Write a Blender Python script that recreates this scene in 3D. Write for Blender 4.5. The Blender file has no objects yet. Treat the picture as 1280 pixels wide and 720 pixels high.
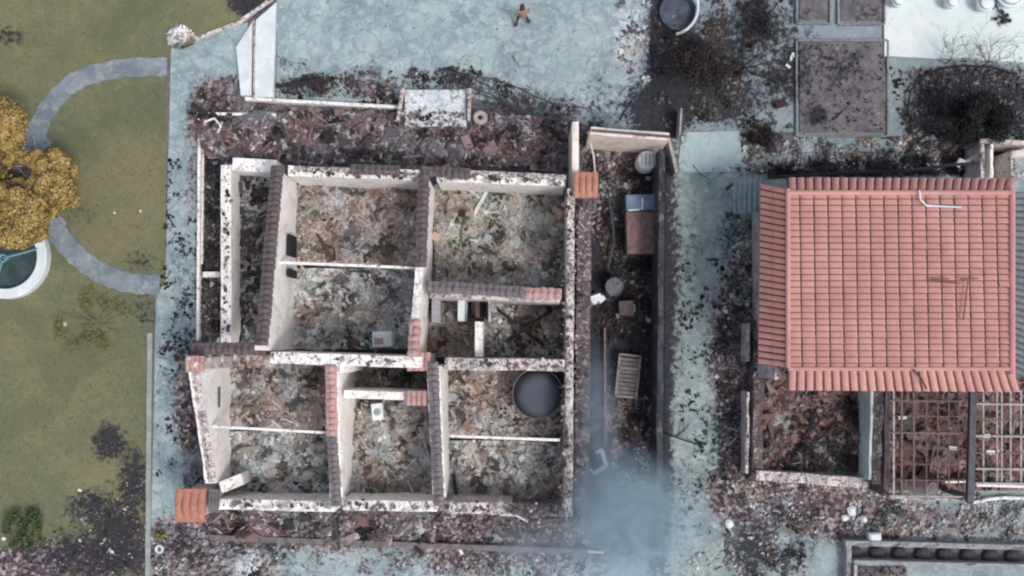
import bpy, bmesh, math, random
import numpy as np
from mathutils import Vector, Matrix, noise as mnoise
random.seed(7); np.random.seed(7)
R = math.radians
sc = bpy.context.scene
# ------------------------------------------------------------------ camera
H = 42.0; F = 1260.0; NX, NY = 655.0, 425.0          # camera height, focal length in photo pixels, nadir
cam_d = bpy.data.cameras.new('camera'); cam = bpy.data.objects.new('camera', cam_d)
sc.collection.objects.link(cam); sc.camera = cam
cam_d.sensor_width = 36; cam_d.lens = 36 * F / 1280; cam_d.clip_end = 2000; cam_d.clip_start = .5
cam.location = (0, 0, H)
tx = math.atan((NY - 360) / F); ty = math.atan((NX - 640) / F)
RM = Matrix.Rotation(tx, 3, 'X') @ Matrix.Rotation(ty, 3, 'Y')
cam.rotation_euler = RM.to_euler()
# ------------------------------------------------------------------ light
w = bpy.data.worlds.new('World'); sc.world = w; w.use_nodes = True
wn = w.node_tree; bg = wn.nodes['Background']
sky = wn.nodes.new('ShaderNodeTexSky'); sky.sky_type = 'NISHITA'; sky.sun_disc = False
SUN_EL, SUN_AZ = 56, 128
sky.sun_elevation = R(SUN_EL); sky.sun_rotation = R(SUN_AZ)
sky.air_density = 1.0; sky.dust_density = 3.0; sky.ozone_density = 1.5
hs = wn.nodes.new('ShaderNodeHueSaturation'); hs.inputs['Saturation'].default_value = .5   # overcast: a nearly grey sky
wn.links.new(sky.outputs[0], hs.inputs['Color']); wn.links.new(hs.outputs[0], bg.inputs[0]); bg.inputs[1].default_value = 0.15
sd = bpy.data.lights.new('sun', 'SUN'); sd.energy = 1.5; sd.angle = R(14); sd.color = (1, .95, .9)
sun = bpy.data.objects.new('sun', sd); sc.collection.objects.link(sun)
sun.rotation_euler = (R(90 - SUN_EL), 0, R(180 - SUN_AZ)); sun.location = (0, 0, 60)
sc.view_settings.view_transform = 'Standard'; sc.view_settings.look = 'None'
sc.view_settings.exposure = 0.25; sc.view_settings.gamma = 1
sc.cycles.pixel_filter_type = 'BLACKMAN_HARRIS'; sc.cycles.filter_width = 2.2
sc.cycles.volume_bounces = 1

# ------------------------------------------------------------------ helpers
def G(px, py, z=0.0):
    """world point that stands at photo pixel (px,py) at height z"""
    d = RM @ Vector(((px - 640) / F, (360 - py) / F, -1.0))
    t = (z - H) / d.z
    return Vector((d.x * t, d.y * t, z))
def PX(x, y):
    """ground world point -> photo pixel"""
    v = RM.transposed() @ Vector((x, y, -H))
    return 640 + F * v.x / -v.z, 360 - F * v.y / -v.z
M2 = 30.0   # px per metre, about
def fbm(x, y, s, seed=0.0, o=3):
    return mnoise.fractal(Vector((x * s + seed * 13.7, y * s - seed * 7.1, seed)), 1.0, 2.0, o)

def off_of(o):
    v = Vector((0, 0, 0))
    while o is not None:
        v = v + o.location; o = o.parent
    return v
def tag(o, label=None, cat=None, group=None, kind=None):
    if label: o['label'] = label
    if cat: o['category'] = cat
    if group: o['group'] = group
    if kind: o['kind'] = kind
    return o
def empty(name, loc, label, cat, group=None):
    o = bpy.data.objects.new(name, None); sc.collection.objects.link(o)
    o.location = loc; o.empty_display_size = .3
    return tag(o, label, cat, group)
class MB:
    def __init__(s): s.v = []; s.f = []; s.c = None
    def add(s, vs, fs):
        n = len(s.v); s.v += [tuple(p) for p in vs]; s.f += [tuple(i + n for i in f) for f in fs]
    def box(s, c, size, rz=0, tilt=None, taper=1.0):
        hx, hy, hz = size[0] / 2, size[1] / 2, size[2] / 2
        m = Matrix.Rotation(rz, 3, 'Z')
        if tilt: m = m @ Matrix.Rotation(tilt[0], 3, 'X') @ Matrix.Rotation(tilt[1], 3, 'Y')
        vs = []
        for z, k in ((-hz, 1), (hz, taper)):
            for x, y in ((-hx, -hy), (hx, -hy), (hx, hy), (-hx, hy)):
                vs.append(m @ Vector((x * k, y * k, z)) + Vector(c))
        s.add(vs, [(3, 2, 1, 0), (4, 5, 6, 7), (0, 1, 5, 4), (1, 2, 6, 5), (2, 3, 7, 6), (3, 0, 4, 7)])
    def bar(s, a, b, w, h):
        a = Vector(a); b = Vector(b); d = (b - a)
        if d.length < 1e-6: return
        d.normalize(); u = d.cross(Vector((0, 0, 1)))
        if u.length < 1e-3: u = Vector((1, 0, 0))
        u.normalize(); n = u.cross(d)
        vs = []
        for p in (a, b):
            for i, j in ((-1, -1), (1, -1), (1, 1), (-1, 1)):
                vs.append(p + u * i * w / 2 + n * j * h / 2)
        s.add(vs, [(3, 2, 1, 0), (4, 5, 6, 7), (0, 1, 5, 4), (1, 2, 6, 5), (2, 3, 7, 6), (3, 0, 4, 7)])
    def tube(s, pts, rs, n=6, closed=False):
        pts = [Vector(p) for p in pts]
        if not isinstance(rs, (list, tuple)): rs = [rs] * len(pts)
        base = len(s.v); K = len(pts); u = None
        for i, p in enumerate(pts):
            if closed: d = pts[(i + 1) % K] - pts[i - 1]
            else: d = pts[min(i + 1, K - 1)] - pts[max(i - 1, 0)]
            if d.length < 1e-9: d = Vector((0, 0, 1))
            d.normalize()
            if u is None: u = d.orthogonal()
            u = (u - d * u.dot(d))
            if u.length < 1e-4: u = d.orthogonal()
            u.normalize(); v = d.cross(u)
            for k in range(n):
                a = 2 * math.pi * k / n
                s.v.append(tuple(p + (u * math.cos(a) + v * math.sin(a)) * rs[i]))
        for i in range(K if closed else K - 1):
            j = (i + 1) % K
            for k in range(n):
                k2 = (k + 1) % n
                s.f.append((base + i * n + k, base + i * n + k2, base + j * n + k2, base + j * n + k))
        if not closed:
            s.f.append(tuple(base + k for k in range(n))[::-1]); s.f.append(tuple(base + (K - 1) * n + k for k in range(n)))
    def lathe(s, c, prof, n=32, axis=None):
        """prof: list of (r, z)"""
        base = len(s.v); c = Vector(c); K = len(prof)
        for r, z in prof:
            for k in range(n):
                a = 2 * math.pi * k / n; p = Vector((r * math.cos(a), r * math.sin(a), z))
                if axis: p = axis @ p
                s.v.append(tuple(c + p))
        for i in range(K - 1):
            for k in range(n):
                k2 = (k + 1) % n
                s.f.append((base + i * n + k, base + i * n + k2, base + (i + 1) * n + k2, base + (i + 1) * n + k))
        if prof[0][0] > 1e-4: s.f.append(tuple(base + k for k in range(n))[::-1])
        if prof[-1][0] > 1e-4: s.f.append(tuple(base + (K - 1) * n + k for k in range(n)))
    def build(s, name, mat, parent=None, origin=None, smooth=False, bevel=0):
        me = bpy.data.meshes.new(name)
        vs = np.array(s.v, dtype=np.float64)
        if parent is not None: org = off_of(parent); loc = Vector((0, 0, 0))
        elif origin is not None:
            if origin == 'auto':
                mn, mx = vs.min(0), vs.max(0); origin = Vector(((mn[0] + mx[0]) / 2, (mn[1] + mx[1]) / 2, mn[2]))
            org = Vector(origin); loc = org
        else: org = Vector((0, 0, 0)); loc = org
        vs = vs - np.array(org)
        me.from_pydata(vs.tolist(), [], s.f); me.update()
        if smooth: me.polygons.foreach_set('use_smooth', [True] * len(me.polygons))
        if s.c is not None:
            at = me.color_attributes.new('Col', 'FLOAT_COLOR', 'POINT')
            at.data.foreach_set('color', np.asarray(s.c, dtype=np.float32).ravel())
        me.materials.append(mat)
        o = bpy.data.objects.new(name, me); sc.collection.objects.link(o); o.location = loc
        if parent is not None: o.parent = parent
        if bevel:
            b = o.modifiers.new('bevel', 'BEVEL'); b.width = bevel; b.segments = 2; b.limit_method = 'ANGLE'
        return o

# ------------------------------------------------------------------ materials
def srgb(r, g, b, k=1.0):
    f = lambda c: (c / 255 / 12.92 if c <= 10 else ((c / 255 + .055) / 1.055) ** 2.4) * k
    return (f(r), f(g), f(b), 1)
class NT:
    def __init__(s, name):
        s.m = bpy.data.materials.new(name); s.m.use_nodes = True; s.t = s.m.node_tree
        s.b = s.t.nodes['Principled BSDF']; s.co = s.t.nodes.new('ShaderNodeTexCoord')
    def l(s, a, b): s.t.links.new(a, b)
    def noise(s, scale, detail=4, rough=.55, dist=0, off=0, stretch=None):
        n = s.t.nodes.new('ShaderNodeTexNoise'); n.inputs['Scale'].default_value = scale
        n.inputs['Detail'].default_value = detail; n.inputs['Roughness'].default_value = rough
        n.inputs['Distortion'].default_value = dist
        mp = s.t.nodes.new('ShaderNodeMapping'); mp.inputs['Location'].default_value = (off, off * .7, off * .3)
        if stretch: mp.inputs['Scale'].default_value = stretch
        s.l(s.co.outputs['Object'], mp.inputs[0]); s.l(mp.outputs[0], n.inputs['Vector']); return n.outputs['Fac']
    def voro(s, scale, off=0):
        n = s.t.nodes.new('ShaderNodeTexVoronoi'); n.inputs['Scale'].default_value = scale
        mp = s.t.nodes.new('ShaderNodeMapping'); mp.inputs['Location'].default_value = (off, off * .7, 0)
        s.l(s.co.outputs['Object'], mp.inputs[0]); s.l(mp.outputs[0], n.inputs['Vector'])
        return n.outputs['Color']
    def math(s, op, a, b=None, c=None, clamp=False):
        n = s.t.nodes.new('ShaderNodeMath'); n.operation = op; n.use_clamp = clamp
        for i, v in enumerate((a, b, c)):
            if v is None: continue
            if isinstance(v, (int, float)): n.inputs[i].default_value = v
            else: s.l(v, n.inputs[i])
        return n.outputs[0]
    def step(s, v, lo, hi):
        n = s.t.nodes.new('ShaderNodeMapRange'); n.interpolation_type = 'SMOOTHSTEP'
        n.inputs['From Min'].default_value = lo; n.inputs['From Max'].default_value = hi
        s.l(v, n.inputs['Value']); return n.outputs[0]
    def mix(s, f, a, b, mode='MIX'):
        n = s.t.nodes.new('ShaderNodeMix'); n.data_type = 'RGBA'; n.blend_type = mode
        if isinstance(f, (int, float)): n.inputs[0].default_value = f
        else: s.l(f, n.inputs[0])
        for k, v in ((6, a), (7, b)):
            if isinstance(v, tuple): n.inputs[k].default_value = v
            else: s.l(v, n.inputs[k])
        return n.outputs[2]
    def attr(s, name):
        n = s.t.nodes.new('ShaderNodeAttribute'); n.attribute_name = name; return n
    def sep(s, v):
        n = s.t.nodes.new('ShaderNodeSeparateColor'); s.l(v, n.inputs[0]); return n.outputs
    def ramp(s, v, stops):
        n = s.t.nodes.new('ShaderNodeValToRGB'); e = n.color_ramp.elements
        while len(e) < len(stops): e.new(.5)
        for k, (p, c) in enumerate(stops): e[k].position = p; e[k].color = c
        s.l(v, n.inputs[0]); return n.outputs[0]
    def done(s, col, rough=.9, bump=None, bs=.3, bd=.05, metal=0, spec=.3):
        if isinstance(col, tuple): s.b.inputs['Base Color'].default_value = col
        else: s.l(col, s.b.inputs['Base Color'])
        s.b.inputs['Roughness'].default_value = rough; s.b.inputs['Metallic'].default_value = metal
        s.b.inputs['Specular IOR Level'].default_value = spec
        if bump is not None:
            n = s.t.nodes.new('ShaderNodeBump'); n.inputs['Strength'].default_value = bs; n.inputs['Distance'].default_value = bd
            s.l(bump, n.inputs['Height']); s.l(n.outputs[0], s.b.inputs['Normal'])
        return s.m
def simple(name, c1, c2, scale=3, rough=.85, dirt=None, dirt_amt=.5, metal=0, spec=.3, dscale=6):
    t = NT(name); c = t.mix(t.step(t.noise(scale, 5, .6), .35, .65), c1, c2)
    if dirt: c = t.mix(t.math('MULTIPLY', t.sep(t.voro(scale * 1.1, 3))[0], .3), c, t.mix(.5, c2, dirt))
    if dirt: c = t.mix(t.step(t.noise(dscale, 6, .7, .4, 5), 1 - dirt_amt, 1.12 - dirt_amt), c, dirt)
    return t.done(c, rough, t.noise(scale * 6, 4), .3, .02, metal, spec)

SOOT_SHADE = srgb(34, 36, 44); DARK = srgb(56, 54, 60)
DEB = [srgb(120, 100, 104), srgb(84, 72, 78), srgb(52, 46, 52), srgb(150, 132, 134), srgb(178, 172, 172)]
def ground_mat(name, c1, c2, c3, s1=.5, s2=3.0, crack=0, blade=0):
    """c1/c2 large patches, c3 fine; attributes r=soot and painted shade g=debris b=pale ash"""
    t = NT(name)
    n1 = t.noise(s1, 6, .62, .3); n2 = t.noise(s2, 6, .7, .25, 3); n3 = t.noise(7, 5, .7, .3, 9); n4 = t.noise(2.2, 7, .72, .5, 21)
    c = t.mix(t.step(n1, .38, .62), c1, c2)
    c = t.mix(t.math('MULTIPLY', t.step(t.noise(1.9, 6, .72, .3, 77), .5, .66), .45), c, t.mix(.5, c2, srgb(112, 116, 114)))
    c = t.mix(t.math('MULTIPLY', t.step(n2, .48, .66), .7), c, c3)
    if crack:
        vn = t.t.nodes.new('ShaderNodeTexVoronoi'); vn.feature = 'DISTANCE_TO_EDGE'; vn.inputs['Scale'].default_value = .95
        nz = t.t.nodes.new('ShaderNodeTexNoise'); nz.inputs['Scale'].default_value = 1.1; nz.inputs['Detail'].default_value = 6; t.l(t.co.outputs['Object'], nz.inputs['Vector'])
        va = t.t.nodes.new('ShaderNodeVectorMath'); va.operation = 'MULTIPLY_ADD'; va.inputs[1].default_value = (1.6, 1.6, 0); t.l(nz.outputs['Color'], va.inputs[0]); t.l(t.co.outputs['Object'], va.inputs[2]); t.l(va.outputs[0], vn.inputs['Vector'])
        c = t.mix(t.math('MULTIPLY', t.step(vn.outputs['Distance'], .06, .0), .38), c, srgb(96, 108, 112))
        c = t.mix(t.math('MULTIPLY', t.step(t.noise(3.4, 7, .78, .2, 91), .54, .64), .45), c, srgb(186, 196, 198))
        c = t.mix(t.math('MULTIPLY', t.step(t.noise(.8, 7, .75, .4, 17), .52, .66), .4), c, srgb(110, 124, 132))
    if blade:
        c = t.mix(t.math('MULTIPLY', t.step(t.noise(16, 5, .8, .2, 5), .42, .62), .35), c, srgb(78, 82, 58))
        c = t.mix(t.math('MULTIPLY', t.step(t.noise(11, 5, .8, .4, 45), .52, .66), .35), c, srgb(142, 138, 104))
        c = t.mix(t.math('MULTIPLY', t.step(t.noise(.3, 4, .6, .3, 65), .5, .62), .5), c, srgb(88, 92, 70))
    a = t.sep(t.attr('Col').outputs['Color'])
    nb = t.math('ADD', t.math('MULTIPLY', n3, .5), t.math('MULTIPLY', n4, .5))
    def f(ch, k=2.3, lo=.0, w_=.16):
        x = t.math('ADD', a[ch], t.math('MULTIPLY', t.math('SUBTRACT', nb, .5), k))
        return t.step(x, .5 - w_, .5 + w_)
    v = t.sep(t.voro(6.5))[0]
    dcol = t.ramp(v, [(0, DEB[2]), (.3, DEB[1]), (.55, DEB[0]), (.8, DEB[3]), (1, DEB[4])])
    n5 = t.noise(3.2, 6, .7, .8, 40)
    dcol = t.mix(t.step(n5, .3, .6), t.mix(.35, DEB[2], dcol), dcol)
    c = t.mix(f(2), c, srgb(196, 206, 212))
    c = t.mix(f(1), c, dcol)
    n6 = t.noise(4.5, 5, .7, .5, 60)
    xs = t.math('ADD', a[0], t.math('MULTIPLY', t.math('SUBTRACT', n6, .5), 1.7))
    c = t.mix(t.math('MULTIPLY', t.step(xs, .28, .7), .97), c, t.mix(t.step(n3, .4, .62), SOOT_SHADE, DARK))
    return t.done(c, .92, t.noise(9, 6, .7), .5, .04)
concrete = ground_mat('weathered_concrete', srgb(154, 170, 172), srgb(132, 149, 154), srgb(177, 189, 190), .6, 2.6, crack=1)
street_m = ground_mat('driveway_concrete', srgb(150, 162, 160), srgb(124, 139, 142), srgb(164, 177, 176), .5, 2.6, crack=1)
path_m = ground_mat('path_concrete', srgb(130, 138, 144), srgb(106, 116, 126), srgb(154, 160, 162), .8, 2.6)
patio_m = ground_mat('white_patio', srgb(206, 214, 214), srgb(214, 219, 219), srgb(196, 208, 208), .3, 1.0)
slab_m = ground_mat('grey_slab', srgb(140, 150, 154), srgb(128, 142, 148), srgb(150, 160, 164), .6, 2.2)
soil_m = ground_mat('ash_soil', srgb(104, 98, 102), srgb(84, 84, 90), srgb(128, 122, 124), .5, 2.5)
bed_m = ground_mat('bed_soil', srgb(112, 108, 110), srgb(90, 88, 94), srgb(130, 124, 124), .8, 3.5)
lawn_m = ground_mat('lawn_grass', srgb(120, 116, 87), srgb(101, 106, 84), srgb(126, 122, 95), .16, 3.0, blade=1)

def mottled(name, cols, scale=4.5):
    t = NT(name)
    v = t.sep(t.voro(scale))[0]; n = t.noise(scale * .55, 7, .72, .9); n2 = t.noise(.8, 4, .6, .2, 7)
    x = t.math('ADD', t.math('MULTIPLY', v, .35), t.math('MULTIPLY', n, .8))
    k = len(cols)
    c = t.ramp(x, [(.25 + .45 * i / (k - 1), cols[i]) for i in range(k)])
    c = t.mix(t.math('MULTIPLY', t.step(n2, .5, .68), .55), c, t.mix(.5, c, srgb(150, 164, 166)))
    c = t.mix(t.math('MULTIPLY', t.step(t.noise(1.3, 5, .7, .5, 33), .55, .68), .6), c, t.mix(.35, c, srgb(142, 108, 92)))
    c = t.mix(t.math('MULTIPLY', t.step(t.noise(2.6, 6, .75, .8, 55), .58, .68), .75), c, srgb(56, 52, 56))
    c = t.mix(t.math('MULTIPLY', t.step(t.noise(3.4, 6, .75, 1.0, 71), .56, .68), .6), c, srgb(196, 192, 188))
    return t.done(c, .95, t.noise(14, 6, .75), .7, .05)
def colattr_mat(name, rough=.9):
    t = NT(name); a = t.attr('Col').outputs['Color']
    k = t.ramp(t.noise(9, 5, .7), [(.3, (.6, .6, .6, 1)), (.7, (1.15, 1.15, 1.15, 1))])
    return t.done(t.mix(1.0, a, k, 'MULTIPLY'), rough, t.noise(25, 4), .3, .01)
chips_m = colattr_mat('broken_masonry')
leaf_gold = colattr_mat('leaf_surface', .75)

def plaster(name, c1, c2, dirt, amt):
    t = NT(name)
    c = t.mix(t.step(t.noise(1.3, 5, .6), .35, .65), c1, c2)
    c = t.mix(t.math('MULTIPLY', t.step(t.noise(2.0, 6, .65, .4, 4, (1, 1, .35)), .52, .7), .4), c, srgb(150, 142, 140))
    gn = t.t.nodes.new('ShaderNodeNewGeometry'); sx = t.t.nodes.new('ShaderNodeSeparateXYZ'); t.l(gn.outputs['Normal'], sx.inputs[0])
    up = t.step(sx.outputs[2], .3, .7)
    thr = t.math('ADD', t.noise(5, 6, .75, .5, 12), t.math('MULTIPLY', up, .05))
    thr = t.math('ADD', t.math('MULTIPLY', thr, .6), t.math('MULTIPLY', t.noise(13, 4, .7, .3, 31), .4))
    c = t.mix(t.math('MULTIPLY', t.step(thr, .965 - amt, 1.05 - amt), .88), c, dirt)
    return t.done(c, .88, t.noise(10, 5, .7), .35, .03)
white_pl = plaster('white_plaster', srgb(240, 236, 232), srgb(226, 221, 217), srgb(84, 78, 80), .415)
dirty_pl = plaster('sooty_plaster', srgb(216, 206, 202), srgb(186, 176, 174), srgb(74, 66, 68), .46)
rough_top = plaster('broken_masonry_top', srgb(172, 158, 156), srgb(138, 124, 124), srgb(62, 56, 60), .52)
def roof_mat(name, c1, c2, dirt):
    t = NT(name); c = t.mix(t.step(t.noise(.7, 5, .65), .35, .65), c1, c2)
    v = t.sep(t.voro(3.1))[1]; c = t.mix(t.math('MULTIPLY', v, .28), c, t.mix(.6, c2, dirt))
    c = t.mix(t.math('MULTIPLY', t.step(t.noise(2.4, 7, .75, .6, 8), .55, .7), .55), c, dirt)
    c = t.mix(t.math('MULTIPLY', t.step(t.noise(.5, 6, .7, .6, 18, (2.2, .6, 1)), .56, .72), .4), c, srgb(176, 158, 152))
    return t.done(c, .92, t.noise(20, 4), .3, .01, 0, .15)
teal_pl = plaster('pale_teal_plaster', srgb(198, 208, 206), srgb(176, 190, 190), srgb(70, 74, 78), .38)
trough_pl = plaster('grey_trough_plaster', srgb(158, 158, 162), srgb(138, 138, 144), srgb(84, 80, 84), .42)
beige_pl = plaster('beige_plaster', srgb(228, 216, 206), srgb(206, 194, 186), srgb(110, 90, 86), .38)
dark_pl = plaster('burnt_wall_plaster', srgb(66, 68, 76), srgb(48, 50, 58), srgb(120, 120, 124), .36)
tile_brown = simple('scorched_tile', srgb(106, 96, 95), srgb(88, 78, 82), 4, .8, srgb(60, 54, 58), .42)
tile_grey = simple('grey_tile', srgb(124, 116, 116), srgb(100, 94, 98), 4, .8, srgb(70, 66, 70), .4)
tile_red = simple('faded_red_tile', srgb(188, 152, 148), srgb(168, 132, 128), 4, .85, srgb(122, 102, 100), .44)
tile_orange = simple('orange_tile', srgb(184, 130, 110), srgb(166, 116, 100), 4, .85, srgb(128, 90, 80), .44)
roof_m = roof_mat('salmon_roof_tile', srgb(200, 150, 142), srgb(188, 138, 131), srgb(156, 118, 113))
roof_side = roof_mat('shaded_roof_tile', srgb(198, 146, 138), srgb(184, 133, 126), srgb(146, 106, 100))  # salmon tile toned slightly darker, painting in the west slope's shade
roof_gap = simple('roof_underlay', srgb(112, 80, 78), srgb(96, 70, 70), 4, .9)
roof_teal = simple('mossy_roof_tile', srgb(108, 116, 122), srgb(90, 98, 108), 3, .8)
metal_grey = simple('galvanised_metal', srgb(150, 162, 168), srgb(128, 142, 150), 3, .6, srgb(96, 94, 98), .38, .15)
rust = simple('rusty_metal', srgb(134, 108, 104), srgb(108, 88, 88), 5, .8, srgb(66, 54, 56), .44)
pale_metal = simple('pale_ashed_metal', srgb(180, 172, 168), srgb(150, 144, 144), 5, .7, srgb(98, 88, 88), .42)
dark_metal = simple('dark_steel', srgb(78, 80, 88), srgb(62, 62, 70), 4, .6, srgb(110, 108, 112), .36)
white_paint = simple('white_paint', srgb(222, 228, 230), srgb(204, 212, 216), 2, .55, srgb(150, 150, 152), .38)
slate = simple('dark_slate_plastic', srgb(84, 88, 98), srgb(74, 78, 88), 1.2, .9, srgb(100, 104, 112), .38)
teal_pipe = simple('teal_pipe', srgb(120, 158, 162), srgb(100, 140, 146), 3, .5)
water_m = simple('dark_pool_floor', srgb(62, 78, 80), srgb(50, 62, 62), 1.5, .35, srgb(96, 122, 124), .4)
burnt_wood = simple('charred_wood', srgb(48, 44, 48), srgb(38, 36, 40), 6, .9, srgb(84, 78, 80), .42)
twig_m = simple('burnt_twigs', srgb(50, 46, 48), srgb(36, 35, 40), 3, .9)
scorch_m = simple('brown_branch', srgb(112, 96, 84), srgb(88, 76, 70), 3, .9)
twig_brown = simple('scorched_twigs', srgb(88, 74, 66), srgb(60, 52, 52), 3, .9)
trunk_m = simple('bark', srgb(104, 92, 84), srgb(78, 70, 66), 5, .9)
blue_metal = simple('blue_grey_metal', srgb(120, 136, 156), srgb(96, 112, 134), 4, .5, srgb(70, 74, 86), .4, .3)

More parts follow.
